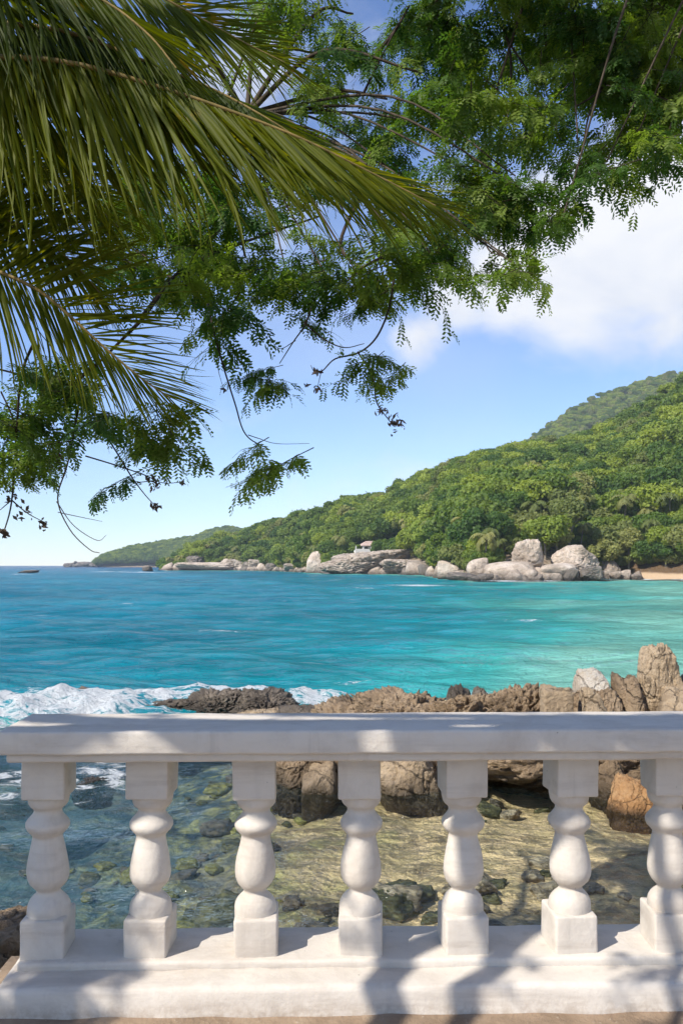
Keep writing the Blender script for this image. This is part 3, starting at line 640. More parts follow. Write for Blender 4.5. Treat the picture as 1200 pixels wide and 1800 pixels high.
def far_palm_meshes(seed):
    rnd = random.Random(seed); lean = (rnd.uniform(-1.2, 1.2), rnd.uniform(-.6, .6)); h = rnd.uniform(7, 9.5)
    p = smooth_path([(0, 0, -1), (lean[0] * .25, lean[1] * .25, h * .45), (lean[0], lean[1], h)], 4)
    A = Acc(); A.add(*tube(p, [.22 - .09 * i / len(p) for i in range(len(p))], 6)); tm = A.mesh('trunk'); tm.materials.append(M['far_trunk'])
    V, Fc = [], []; top = p[-1]
    for k in range(17):
        a = 6.283 * k / 17 + rnd.uniform(-.2, .2); el = rnd.uniform(-.3, 1.0); L = rnd.uniform(2.6, 3.6); pos = Vector(top); e = el
        for s in range(9):
            dr = Vector((math.cos(a) * math.cos(e), math.sin(a) * math.cos(e), math.sin(e))); nx = pos + dr * L / 9
            sd = Vector((-math.sin(a), math.cos(a), 0)); wl_ = .75 * math.sin(math.pi * (s + 1.2) / 10.5)
            for sg in (-1, 1):
                b = len(V); tip = pos + sd * sg * wl_ + dr * .35 - Vector((0, 0, wl_ * rnd.uniform(.5, .9)))
                V += [tuple(pos), tuple(nx), tuple(tip + dr * .16), tuple(tip)]; Fc.append((b, b + 1, b + 2, b + 3))
            pos = nx; e -= .24
    cm = mesh('crown', V, Fc, False); cm.materials.append(M['far_palm']); return tm, cm
KINDS = []      # (name, label, crown mesh, trunk mesh, group)
def build_kinds():
    g = 'trees of the wood across the bay'
    for s, (rx, rz, zc, nq, leaf, mt, lab) in enumerate([
        (5.2, 3.6, 7.0, 3800, .40, 'crown', 'bright green broad-crowned tree in the wood across the bay'),
        (4.4, 3.9, 7.2, 3300, .37, 'crown', 'fresh green tree with a rounded crown in the wood across the bay'),
        (5.8, 3.2, 6.6, 4200, .42, 'crown_dark', 'dark green spreading tree in the wood across the bay'),
        (4.0, 4.4, 7.6, 3200, .34, 'crown_olive', 'olive green tall tree in the wood across the bay'),
        (4.8, 3.5, 6.8, 3600, .38, 'crown_dark', 'deep green dense-crowned tree in the wood across the bay'),
        (3.4, 2.4, 4.2, 2600, .32, 'crown_olive', 'low olive green bushy tree in the wood across the bay')]):
        KINDS.append(('broadleaf_tree', lab, crown_mesh('crown', 100 + s, rx, rz, zc, nq, leaf, 30, mt, .78), trunk_mesh('trunk', 50 + s, zc, .32), g))
    for s in range(2):
        tm, cm = far_palm_meshes(70 + s); KINDS.append(('palm_tree', ['coconut palm with drooping fronds in the wood across the bay', 'leaning coconut palm standing in the wood across the bay'][s], cm, tm, 'palms of the wood across the bay'))
    for i, kd in enumerate(KINDS):
        o = bpy.data.objects.new('source_%02d' % i, kd[2]); VARIANTS.objects.link(o)
def put_tree(k, loc, rz, s, label=None):
    nm, lab, cm, tm, g = KINDS[k]
    e = bpy.data.objects.new(nm, None); COL.objects.link(e); e.location = loc; e.rotation_euler = (0, 0, rz); e.scale = (s, s, s)
    tag(e, label or lab, 'palm tree' if nm == 'palm_tree' else 'tree', g if not label else None)
    link('crown', cm, None, e); link('trunk', tm, None, e); return e
def instancer(name, pts, rots, scls, idx, coll, parent=None):
    """one object that scatters copies of the sources in coll over pts (a mass nobody could count)"""
    me = bpy.data.meshes.new(name); me.vertices.add(len(pts)); me.vertices.foreach_set('co', np.asarray(pts, np.float32).ravel())
    a = me.attributes.new('turn', 'FLOAT_VECTOR', 'POINT'); a.data.foreach_set('vector', np.asarray(rots, np.float32).ravel())
    a = me.attributes.new('size', 'FLOAT', 'POINT'); a.data.foreach_set('value', np.asarray(scls, np.float32))
    a = me.attributes.new('which', 'INT', 'POINT'); a.data.foreach_set('value', np.asarray(idx, np.int32)); me.update()
    o = link(name, me, None, parent)
    ng = bpy.data.node_groups.new(name, 'GeometryNodeTree'); ng.interface.new_socket('Geometry', in_out='INPUT', socket_type='NodeSocketGeometry'); ng.interface.new_socket('Geometry', in_out='OUTPUT', socket_type='NodeSocketGeometry')
    gi = ng.nodes.new('NodeGroupInput'); go = ng.nodes.new('NodeGroupOutput'); ci = ng.nodes.new('GeometryNodeCollectionInfo'); ci.inputs[0].default_value = coll
    ci.inputs['Separate Children'].default_value = True; ci.inputs['Reset Children'].default_value = True
    ip = ng.nodes.new('GeometryNodeInstanceOnPoints'); ip.inputs['Pick Instance'].default_value = True
    def na(n, t):
        x = ng.nodes.new('GeometryNodeInputNamedAttribute'); x.data_type = t; x.inputs[0].default_value = n; return x.outputs[0]
    L = ng.links; L.new(gi.outputs[0], ip.inputs['Points']); L.new(ci.outputs[0], ip.inputs['Instance']); L.new(na('which', 'INT'), ip.inputs['Instance Index'])
    e2r = ng.nodes.new('FunctionNodeEulerToRotation'); L.new(na('turn', 'FLOAT_VECTOR'), e2r.inputs[0]); L.new(e2r.outputs[0], ip.inputs['Rotation'])
    L.new(na('size', 'FLOAT'), ip.inputs['Scale']); L.new(ip.outputs[0], go.inputs[0])
    md = o.modifiers.new('scatter', 'NODES'); md.node_group = ng; return o
def build_coast():
    build_kinds()
    rs = np.random.RandomState(21)
    # the near headland and its hill
    G, nc, nr = hill_mesh(RIDGE, sh_d, 240, 70, 292, 2700, lambda a: .035 * np.minimum(a / .05, 1) + .965 * np.clip(a - .02, 0, 1) ** .92, 13.5)
    tag(link('hill', mesh('hill', G[:, :3], grid_faces(nc, nr)), mat_land(9, True)), 'steep wooded headland across the bay', kind='structure')
    cand = []
    Gr = G.reshape(nc, nr, 4)
    def scatter(Gr, n, amax, amin, u0, u1):
        nc, nr = Gr.shape[:2]; out = []
        fu = rs.uniform(0, nc - 1.001, n); fa = rs.uniform(0, nr - 1.001, n)
        i, j = fu.astype(int), fa.astype(int); s, t = (fu - i)[:, None], (fa - j)[:, None]
        p = Gr[i, j] * (1 - s) * (1 - t) + Gr[i + 1, j] * s * (1 - t) + Gr[i, j + 1] * (1 - s) * t + Gr[i + 1, j + 1] * s * t
        return p[(p[:, 3] < amax) & (p[:, 3] > amin)]
    p = scatter(Gr, 60000, 1.12, 0, 0, 0)
    t = np.hypot(p[:, 0], p[:, 1]); u = p[:, 0] / p[:, 1] * F + 600; offshore = p[:, 1] - sh_d(u)
    keep = offshore > np.interp(u, [292, 560, 600, 735, 760, 1050, 1090, 1250], [5, 7, 18, 20, 6, 7, 9, 9]) + np.where((u > 868) & (u < 1056), 14, 0); p, u = p[keep], u[keep]
    order = np.argsort(p[:, 1]); p = p[order]; u = u[order]
    # thin out to about one crown per crown width
    cell = {}; sel = []
    for q in range(len(p)):
        sp = 7.2 if p[q, 1] < 420 else 7.8
        kx, ky = int(p[q, 0] // sp), int(p[q, 1] // sp); ok = True
        for ax in (-1, 0, 1):
            for ay in (-1, 0, 1):
                for (xx, yy) in cell.get((kx + ax, ky + ay), ()):
                    if (xx - p[q, 0]) ** 2 + (yy - p[q, 1]) ** 2 < sp * sp * .72: ok = False
        if ok: cell.setdefault((kx, ky), []).append((p[q, 0], p[q, 1])); sel.append(q)
    p, u = p[sel], u[sel]
    kn = fbm(np.stack([p[:, 0] * .02, p[:, 1] * .02, p[:, 0] * 0 + 4], 1), 3); n = len(p)
    kk = np.where(kn > .25, rs.choice([3, 5, 0], n), np.where(kn < -.25, rs.choice([2, 4], n), rs.choice([0, 1, 2, 4], n)))
    off = p[:, 1] - sh_d(u); pal = (rs.uniform(size=n) < np.where(off < 45, .22, .06)) | ((u > 1130) & (off < 45) & (rs.uniform(size=n) < .35))
    kk = np.where(pal, rs.choice([6, 7], n), kk); low = (off < 16) & ~pal & (rs.uniform(size=n) < .6); kk = np.where(low, 5, kk)
    sc = rs.uniform(.7, 1.75, n) * np.where(kk >= 6, 1.05, 1.0); rz = rs.uniform(0, 6.28, n)
    inframe = (u > 285) & (u < 1225) & (np.abs(u - 650) + 1e3 * (off > 70) > 34); mine = np.zeros(n, bool); mine[np.where(inframe)[0][:230]] = True
    # nothing in front of the villa
    clear = (np.abs(u - 652) < 36) & (off < 48) & (off > 0)
    SHORT = ['bright green tree', 'fresh green rounded tree', 'dark green spreading tree', 'tall olive tree', 'deep green dense tree', 'bushy olive tree', 'drooping palm', 'leaning palm']
    MARK = [(430, 'the long rock shelf'), (500, 'the leftmost shore rocks'), (545, 'the brown shore rocks'), (612, 'the triangular boulder'), (700, 'the white villa'), (780, 'the right slab shoulder'), (862, 'the pinkish boulder'), (960, 'the tall white-faced boulder'), (1050, 'the right big boulder'), (1120, 'the three pale blocks'), (9999, 'the beach')]
    ORD = ['leftmost', 'second from left', 'third from left', 'fourth from left', 'fifth from left', 'sixth from left', 'seventh from left', 'eighth from left', 'ninth from left']
    byl = {}
    for q in np.where(mine & ~clear)[0]:
        mk = next(t for lim, t in MARK if u[q] < lim); row = 'by the shore at' if off[q] < 16 else 'low on the slope above' if off[q] < 34 else 'on the slope above' if off[q] < 60 else 'high on the slope above'
        byl.setdefault('%s %s %s' % (SHORT[int(kk[q])], row, mk), []).append(q)
    for lab, qs in byl.items():
        for i, q in enumerate(sorted(qs, key=lambda q: u[q])):
            e = put_tree(int(kk[q]), p[q, :3], float(rz[q]), float(sc[q])); e['label'] = lab if len(qs) == 1 else lab + ', ' + (ORD[i] if i < 9 else 'farther right') 
    # bushes that close the wood's edge down to the rocks and the sand
    pb = scatter(Gr, 26000, .5, 0, 0, 0); ub = pb[:, 0] / pb[:, 1] * F + 600; ob = pb[:, 1] - sh_d(ub)
    pb = pb[(ob > np.interp(ub, [292, 560, 600, 735, 760, 1050, 1090, 1250], [4, 6, 16, 22, 7, 9, 9, 10])) & ~((ub > 868) & (ub < 1056) & (ob < 24)) & (ob < np.interp(ub, [292, 560, 1100, 1300], [22, 30, 30, 34])) & (ub < 1700)]
    ub = pb[:, 0] / pb[:, 1] * F + 600; keepb = ~((np.abs(ub - 648) < 17) & (pb[:, 1] < 423)); pb = pb[keepb][:1000]; nb = len(pb); sb = rs.uniform(.55, 1.1, nb); pb[:, 2] -= 1.6 * sb
    f = instancer('undergrowth', pb[:, :3], np.stack([np.zeros(nb), np.zeros(nb), rs.uniform(0, 6.28, nb)], 1), sb, rs.choice([5, 5, 1, 4], nb), VARIANTS); tag(f, 'leafy undergrowth along the foot of the wood across the bay', 'undergrowth', kind='stuff')
    rest = ~mine & ~clear
    f = instancer('forest', p[rest, :3], np.stack([0 * rz, 0 * rz, rz], 1)[rest], sc[rest], kk[rest], VARIANTS); tag(f, 'dense green forest covering the headland across the bay', 'forest', kind='stuff')
    # the higher hill behind it
    FT = np.array([(820, 830, 1600), (880, 803, 1600), (920, 780, 1600), (980, 731, 1620), (1050, 692, 1640), (1090, 680, 1640), (1130, 666, 1650), (1160, 655, 1650), (1200, 649, 1650), (1300, 630, 1650), (1500, 640, 1650), (1700, 700, 1600)], float)
    G, nc, nr = hill_mesh(FT, lambda u: u * 0 + 1000, 80, 40, 820, 1700, lambda a: a ** .9, 11.0, 1.2, 8)
    tag(link('high_hill', mesh('high_hill', G[:, :3], grid_faces(nc, nr)), mat_land(4)), 'higher hill rising behind the wooded headland', kind='structure')
    p = scatter(G.reshape(nc, nr, 4), 9500, 1.05, .3, 0, 0); n = len(p)
    f = instancer('hill_forest', p[:, :3], np.stack([np.zeros(n), np.zeros(n), rs.uniform(0, 6.28, n)], 1), rs.uniform(.9, 1.5, n), rs.choice([0, 1, 3, 0], n), VARIANTS)
    tag(f, 'hazy green woodland on the higher hill at right', 'forest', kind='stuff')
    # the low far headland at left
    HT = np.array([(172, 990, 1700), (182, 978, 1700), (230, 963, 1720), (262, 958, 1730), (300, 951, 1750), (345, 943, 1750), (370, 933, 1750), (395, 926, 1750), (430, 931, 1750), (480, 938, 1750), (560, 950, 1750)], float)
    sh2 = lambda u: np.interp(u, [172, 560], [1600, 1500])
    G, nc, nr = hill_mesh(HT, sh2, 70, 26, 172, 560, lambda a: a ** .7, 13.0, 1.2, 3)
    tag(link('far_headland', mesh('far_headland', G[:, :3], grid_faces(nc, nr)), mat_land(9)), 'low far headland at the left end of the coast', kind='structure')
    p = scatter(G.reshape(nc, nr, 4), 5200, 1.05, .03, 0, 0); n = len(p)
    f = instancer('headland_forest', p[:, :3], np.stack([np.zeros(n), np.zeros(n), rs.uniform(0, 6.28, n)], 1), rs.uniform(1.1, 1.9, n), rs.choice([2, 4, 2, 1], n), VARIANTS)
    tag(f, 'blue green woodland on the low far headland', 'forest', kind='stuff')
    # boulders along the far shore
    B = lambda label, px, top, hw, d, dm, mat, seed, **kw: rock(label, px, top, hw, d, dm, mat, seed, name='boulder', cat='boulder', **kw)
    B('tall granite boulder with a bright white face, left of two big ones', 926, 951, 40, 236, 6.5, 'granite', 281, level=6, k=9, facets=10, rough=.10, fine=.03, bottom=-1.5, taper=.36)
    B('broad smooth granite boulder below the tall white-faced one', 902, 987, 58, 229, 6, 'granite', 202, k=7, facets=8, rough=.09, fine=.02, taper=.25)
    B('big granite boulder with bright left face and dark cap, right of two big ones', 1008, 957, 50, 238, 7.5, 'granite', 283, level=6, k=9, facets=10, rough=.10, fine=.03, bottom=-2, taper=.32)
    B('pale rock apron below the right big boulder', 985, 990, 42, 229, 5, 'granite', 204, k=9, rough=.06, fine=.015)
    B('broken grey rock at the foot of the right big boulder', 1034, 996, 20, 228, 3, 'granite_dark', 205, k=14, fine=.04)
    B('small grey rock on the pale apron', 1002, 998, 13, 225, 2, 'granite_dark', 206, k=14, fine=.04)
    B('rounded pinkish boulder standing alone left of the big ones', 835, 981, 21, 236, 3.5, 'granite', 207, k=8, rough=.05, fine=.012)
    B('flat pale boulder left of the rounded pinkish one', 795, 986, 32, 256, 5, 'granite', 208, k=9, rough=.05, fine=.015)
    B('low dark brown rock at the water in front of the flat boulder', 812, 1006, 28, 222, 4, 'granite_dark', 209, k=9, fine=.02)
    B('grey jagged rock washed by foam beside the low dark rock', 848, 1009, 17, 222, 2.5, 'granite_dark', 210, k=12, fine=.05)
    B('small pale rock washed by foam in front of the big boulder', 866, 1010, 13, 222, 2, 'granite', 211, k=12, fine=.04)
    B('brown boulder behind the pinkish one under the trees', 862, 984, 30, 246, 5, 'granite_rough', 212, fine=.03)
    B('dark pointed rock awash off the shore at centre', 748, 1003, 10, 340, 3, 'granite_dark', 213, k=12, fine=.05)
    B('low dark rock awash in the breaking wave', 765, 1027, 12, 190, 1.3, 'granite_dark', 214, fine=.05)
    B('huge furrowed granite slab sloping into the sea below the villa', 655, 966, 84, 402, 16, 'granite_rough', 215, level=6, rough=.08, fine=.05, freq=2.6)
    B('lower left end of the furrowed slab', 605, 980, 42, 398, 10, 'granite_rough', 216, level=6, fine=.05, freq=2.4)
    B('right shoulder of the furrowed slab under green bushes', 722, 982, 50, 378, 12, 'granite_rough', 217, level=6, fine=.045, freq=2.2)
    B('pale triangular boulder left of the furrowed slab', 556, 968, 16, 432, 7, 'granite', 218, k=16, facets=8, rough=.05, fine=.015)
    B('dark rubble rock between the slab and the triangular boulder', 590, 978, 20, 428, 6, 'granite_dark', 219, fine=.05)
    for i, (px, tp, hw, d) in enumerate([(520, 990, 26, 520), (488, 987, 22, 590), (462, 984, 24, 625), (440, 986, 18, 632), (540, 993, 14, 480)]):
        B('brown shore rock under the trees, %s along the middle shore' % ['middle', 'second from the left', 'broad one left of centre', 'leftmost', 'rightmost'][i], px, tp, hw, d, 8, ['granite_rough', 'granite_dark'][i % 2], 220 + i, fine=.05, freq=2.0)
    B('long pale rock shelf at the left end of the headland', 370, 989, 62, 636, 12, 'granite', 230, level=6, rough=.07, fine=.03, freq=2.4)
    B('higher pale rock on the shelf near its right end', 412, 980, 26, 640, 9, 'granite_rough', 231, fine=.04, freq=2.0)
    B('dark jagged rock pile on the shelf at its left', 340, 978, 20, 645, 9, 'granite_dark', 232, fine=.10, freq=3.0)
    B('low pale rock at the far left tip of the shelf', 298, 998, 18, 650, 7, 'granite_rough', 233, fine=.04)
    for i, (px, tp, hw) in enumerate([(1060, 1004, 11), (1080, 1005, 10), (1097, 1002, 9)]):
        B(['left', 'middle', 'right'][i] + ' stone of three pale blocks at the beach end', px, tp, hw, 240, 2.2, 'granite', 240 + i, k=18, facets=8, rough=.04, fine=.02)
    B('half buried brown stone on the beach right of the pale blocks', 1112, 1010, 12, 240, 2.5, 'granite_rough', 245, fine=.03)
    B('brown boulder in shade behind the three pale blocks', 1068, 976, 16, 258, 4, 'granite_rough', 246, fine=.03)
    B('reddish islet rock low in the sea at far left', 49, 1002, 15, 450, 5, 'granite_rough', 250, fine=.10, freq=3.0)
    B('grey rock islet with surf off the headland tip', 259, 995, 9, 560, 4, 'granite_dark', 251, fine=.07, freq=2.0)
    for i, (px, tp, hw) in enumerate([(122, 988.5, 12), (150, 987.5, 18), (168, 989, 10), (134, 986.5, 5)]):
        B(['leftmost low skerry off the far headland', 'long low skerry next to the far headland', 'low rock where the far headland meets the sea', 'small upright rock on the far skerries'][i], px, tp, hw, 1640, 18, 'granite_dark', 260 + i, fine=.08, freq=3.0, level=4)

def build_rubble():
    """broken stone strewn along the far waterline, too small to tell apart"""
    src = bpy.data.collections.new('rubble_sources')
    for k in range(5):
        me = rock_mesh('stone', (1, .9, .7), 400 + k, 3, 9, 10, .10, .04); me.materials.append(M[['granite', 'granite_rough', 'granite_dark', 'granite_rough', 'granite'][k]]); src.objects.link(bpy.data.objects.new('stone_%d' % k, me))
    rs = np.random.RandomState(8); n = 900; u = rs.uniform(292, 1120, n); t = np.abs(rs.normal(0, 5, n)) - 3; d = sh_d(u) + t; sc = np.exp(rs.normal(.1, .5, n)) * np.interp(d, [220, 640], [.8, 1.5])
    pts = np.stack([(u - 600) / F * d, d, SEA + np.maximum(t, 0) * .12 + .1 * sc], 1)
    o = instancer('shore_rubble', pts, rs.uniform(0, 6.28, (n, 3)) * np.array([.1, .1, 1]), sc, rs.randint(0, 5, n), src); tag(o, 'broken stones strewn along the far waterline', 'rubble', kind='stuff')

def build_villa():
    d = 424; c = P(652, 962, d)
    root = bpy.data.objects.new('villa', None); COL.objects.link(root); root.location = (c.x, d, c.z - 1.6); root.rotation_euler = (0, 0, R(14)); root.scale = (1.05, .8, .72)
    tag(root, 'small white villa with a pinkish tiled roof above the furrowed slab', 'villa')
    white = mat_plain('villa_white', (.72, .70, .66), (.8, .78, .75), 1, .8); tile = mat_plain('villa_tile', (.40, .27, .22), (.56, .44, .38), 1.2, .85, .5); glass = mat_plain('villa_glass', (.03, .04, .045), (.06, .07, .08), 1, .15)
    def box(name, x0, x1, y0, y1, z0, z1, m, par=root):
        bm = bmesh.new(); bmesh.ops.create_cube(bm, size=1)
        for v in bm.verts: v.co = Vector((x0 + (v.co.x + .5) * (x1 - x0), y0 + (v.co.y + .5) * (y1 - y0), z0 + (v.co.z + .5) * (z1 - z0)))
        me = bpy.data.meshes.new(name); bm.to_mesh(me); bm.free(); return link(name, me, m, par)
    w = box('wall', -4.2, 5.4, 0, 7, -4, 3.2, white)
    box('terrace_wall', -8.4, 6.0, -3.0, -2.6, -3.5, 1.0, white); box('terrace_floor', -8.4, 6.0, -2.6, 0, -3.5, .02, white)
    for x in (-8.0, -4.4, -.8, 2.8, 5.6): box('column', x - .2, x + .2, -2.95, -2.6, 1.0, 3.1, white)
    for x in (-3.2, -.6, 2.2): box('window', x, x + 1.6, -.06, .02, .9, 2.4, glass, w)
    V = [(-5.2, -3.3, 3.1), (6.4, -3.3, 3.1), (6.4, 8, 3.1), (-5.2, 8, 3.1), (-2.0, 2.4, 6.6), (3.0, 2.4, 6.6), (-5.2, -3.3, 3.35), (6.4, -3.3, 3.35), (6.4, 8, 3.35), (-5.2, 8, 3.35)]
    me = bpy.data.meshes.new('roof'); me.from_pydata(V, [], [(0, 1, 2, 3), (0, 1, 7, 6), (1, 2, 8, 7), (2, 3, 9, 8), (3, 0, 6, 9), (6, 7, 5, 4), (7, 8, 5), (8, 9, 4, 5), (9, 6, 4)]); link('roof', me, tile, root)

# ------------------------------------------------------------------ coconut palm at left
def leaflet_mesh(bend, sag, twist):
    """one folded blade, unit length along X, bending towards -Y in its own plane and sagging along -Z"""
    n = 9; V, Fc = [], []; pos = Vector((0, 0, 0))
    for i in range(n):
        t = i / (n - 1); w = .0102 * (min(1, .35 + t * 5) * (1 - t ** 2.4) ** .8) + .0006
        d = Vector((math.cos(bend * t ** 1.4) * math.cos(sag * t ** 1.4), -math.sin(bend * t ** 1.4), -math.sin(sag * t ** 1.4)))
        sd = Vector((math.sin(bend * t ** 1.4), math.cos(bend * t ** 1.4), 0)); nn = d.cross(sd).normalized(); tw = twist * t
        sd2 = sd * math.cos(tw) + nn * math.sin(tw); nn2 = nn * math.cos(tw) - sd * math.sin(tw)
        for s_, dz in ((-1, -.5), (0, 0), (1, -.5)): V.append(tuple(pos + sd2 * s_ * w + nn2 * dz * w))
        pos = pos + d / (n - 1)
    for i in range(n - 1):
        for k in (0, 1): Fc.append((i * 3 + k, i * 3 + k + 1, (i + 1) * 3 + k + 1, (i + 1) * 3 + k))
    me = mesh('leaflet', V, Fc); me.materials.append(M['palm_leaf']); return me
def build_palm():
    base = Vector((-4.9, 4.3, -2.3)); head = Vector((-4.6, 4.7, 4.2))
    root = bpy.data.objects.new('coconut_palm', None); COL.objects.link(root); root.location = base
    tag(root, 'coconut palm leaning in from the left, its fronds hanging over the view', 'palm tree')
    tp = smooth_path([base + Vector((0, 0, -.6)), base + Vector((-.25, .1, 2.2)), head], 10)
    A = Acc(); A.add(*tube([p - base for p in tp], [.21 - .085 * min(1, i / 10) + (.012 if i % 2 else 0) for i in range(len(tp))], 14)); link('trunk', A.mesh('trunk'), M['palm_bark'], root)
    LM = [leaflet_mesh(*q) for q in [(.08, .2, .2), (.22, .15, -.4), (.42, .2, .5), (.16, .4, -.6), (.02, .1, .1)]]
    rnd = random.Random(4); cen = Vector((0, 0, CZ))
    def frond(path, npair, Lmax, single, hang=(1.3, .8), far=(-1.0, .35), f0=.0, lo=1.0, hi=1.0, fold=.55, extra=0):
        pts = smooth_path([P(*q) if isinstance(q, tuple) else q for q in path], 10); n = len(pts)
        S_ = [0]
        for i in range(1, n): S_.append(S_[-1] + (pts[i] - pts[i - 1]).length)
        A = Acc(); A.add(*tube([p - base for p in pts], [.022 * (1 - .85 * s / S_[-1]) + .0015 for s in S_], 7))
        fr = link('frond', A.mesh('frond'), M['rachis'], root); JV = Acc()
        for i in range(npair + extra):
            one = single and i < npair
            for sg in (-1, 1):
                f = f0 + (.997 - f0) * ((i if i < npair else (i - npair) * npair / extra) + rnd.uniform(0, .9)) / npair; s = f * S_[-1]
                j = max(k for k in range(n) if S_[k] <= s); j = min(j, n - 2); t = (s - S_[j]) / max(S_[j + 1] - S_[j], 1e-6)
                p = pts[j].lerp(pts[j + 1], t); tg = (pts[j + 1] - pts[j]).normalized()
                side = tg.cross(Vector((0, 0, 1))).normalized() * sg
                ang = R(80 - 58 * f ** 2.2 + rnd.uniform(-6, 6))                    # closes on the rachis towards the tip
                g = f ** 1.5; lift = (-(hang[0] * (1 - g) + hang[1] * g) if sg > 0 else far[0] * (1 - g) + far[1] * g) + rnd.uniform(-.16, .16)
                dr = tg * math.cos(ang) + (side * math.cos(lift) + Vector((0, 0, 1)) * math.sin(lift)) * math.sin(ang); dr.normalize()
                L = Lmax * (lo if sg > 0 else hi) * (.55 + .45 * math.sin(math.pi * min(1, .25 + f * .75))) * rnd.uniform(.84, 1.1) * (1 - .4 * max(0, f - .8) / .2)
                view = (cen - p).normalized(); nz = view * .75 + Vector((0, 0, 1)) * .4 + Vector((rnd.gauss(0, fold), rnd.gauss(0, fold), rnd.gauss(0, fold))); nz = (nz - dr * nz.dot(dr)).normalized(); yv = nz.cross(dr)
                fl = 1 if yv.z > 0 else -1                                         # the blade bends earthwards
                mt = Matrix((( dr.x, yv.x, nz.x), (dr.y, yv.y, nz.y), (dr.z, yv.z, nz.z))); me = LM[rnd.randrange(5)]
                wd = L * rnd.uniform(.85, 1.15) / .9 * .9
                if one: link('leaflet', me, None, fr, p - base, mt.to_euler(), (L, wd * fl, L))
                else:
                    m4 = Matrix.Translation(p - base) @ mt.to_4x4() @ Matrix.Diagonal((L, wd * fl, L, 1)); JV.add([m4 @ v.co for v in me.vertices], [tuple(pp.vertices) for pp in me.polygons])
        if JV.V:
            o = link('leaflets', JV.mesh('leaflets'), M['palm_leaf'], fr); o['kind'] = 'stuff'
    # the big frond across the top left
    frond([(-560, 190, 4.6), (-250, 95, 4.5), (0, 100, 4.4), (130, 112, 4.35), (270, 150, 4.35), (390, 190, 4.4), (520, 240, 4.45), (640, 298, 4.55), (765, 362, 4.65)], 98, 1.10, True, (1.35, .9), (-1.2, 1.05), .37, 1.0, 1.05, extra=110)
    # the lower, brighter one
    frond([(-620, 330, 5.0), (-300, 385, 5.0), (-100, 440, 5.0), (0, 478, 5.0), (70, 512, 5.0), (130, 562, 5.0), (185, 612, 5.05), (245, 662, 5.1), (300, 700, 5.15)], 52, .98, True, (1.35, 1.1), (1.0, 1.1), .42, .95, 1.1, extra=70)
    # others of the crown, higher and behind
    frond([(-560, 120, 4.9), (-250, 20, 4.8), (0, 40, 4.8), (130, 60, 4.8), (260, 110, 4.8), (380, 160, 4.9), (480, 215, 4.9), (570, 275, 5.0)], 260, 1.12, False, (1.35, .9), (-1.2, 1.0), .3)
    frond([(-500, -100, 4.9), (-200, -140, 5.1), (50, -90, 5.2), (210, -40, 5.3), (330, 20, 5.4), (420, 70, 5.5), (500, 110, 5.6)], 190, 1.1, False, (1.2, .9), (.9, 1.1), .2)
    frond([(-520, 130, 4.9), (-300, 0, 4.7), (-80, -60, 4.5), (60, -50, 4.4), (180, 0, 4.4), (260, 60, 4.4), (310, 120, 4.4)], 180, 1.05, False, (1.3, 1.1), (-.9, .8), .2)
    frond([(-600, 260, 5.6), (-350, 200, 5.8), (-120, 220, 5.9), (20, 270, 6.0), (130, 330, 6.1), (210, 400, 6.1)], 180, 1.05, False, (1.3, 1.0), (.8, 1.0), .25)
    frond([(-600, 300, 5.3), (-300, 300, 5.4), (-80, 350, 5.4), (40, 400, 5.4), (120, 455, 5.4), (180, 520, 5.5)], 170, 1.0, False, (1.3, 1.0), (1.0, 1.1), .3)
    for a, el in ((150, 35), (195, 20), (240, 40), (290, 15), (110, 10)):     # the rest of the crown, out of the picture
        pts = []; v = head.copy(); e = R(el); az = R(a)
        for k in range(7):
            pts.append(v.copy()); v = v + Vector((math.cos(az) * math.cos(e), math.sin(az) * math.cos(e), math.sin(e))) * .6; e -= .24
        frond(pts, 50, .95, False, (.9, .6), (-.4, 0))

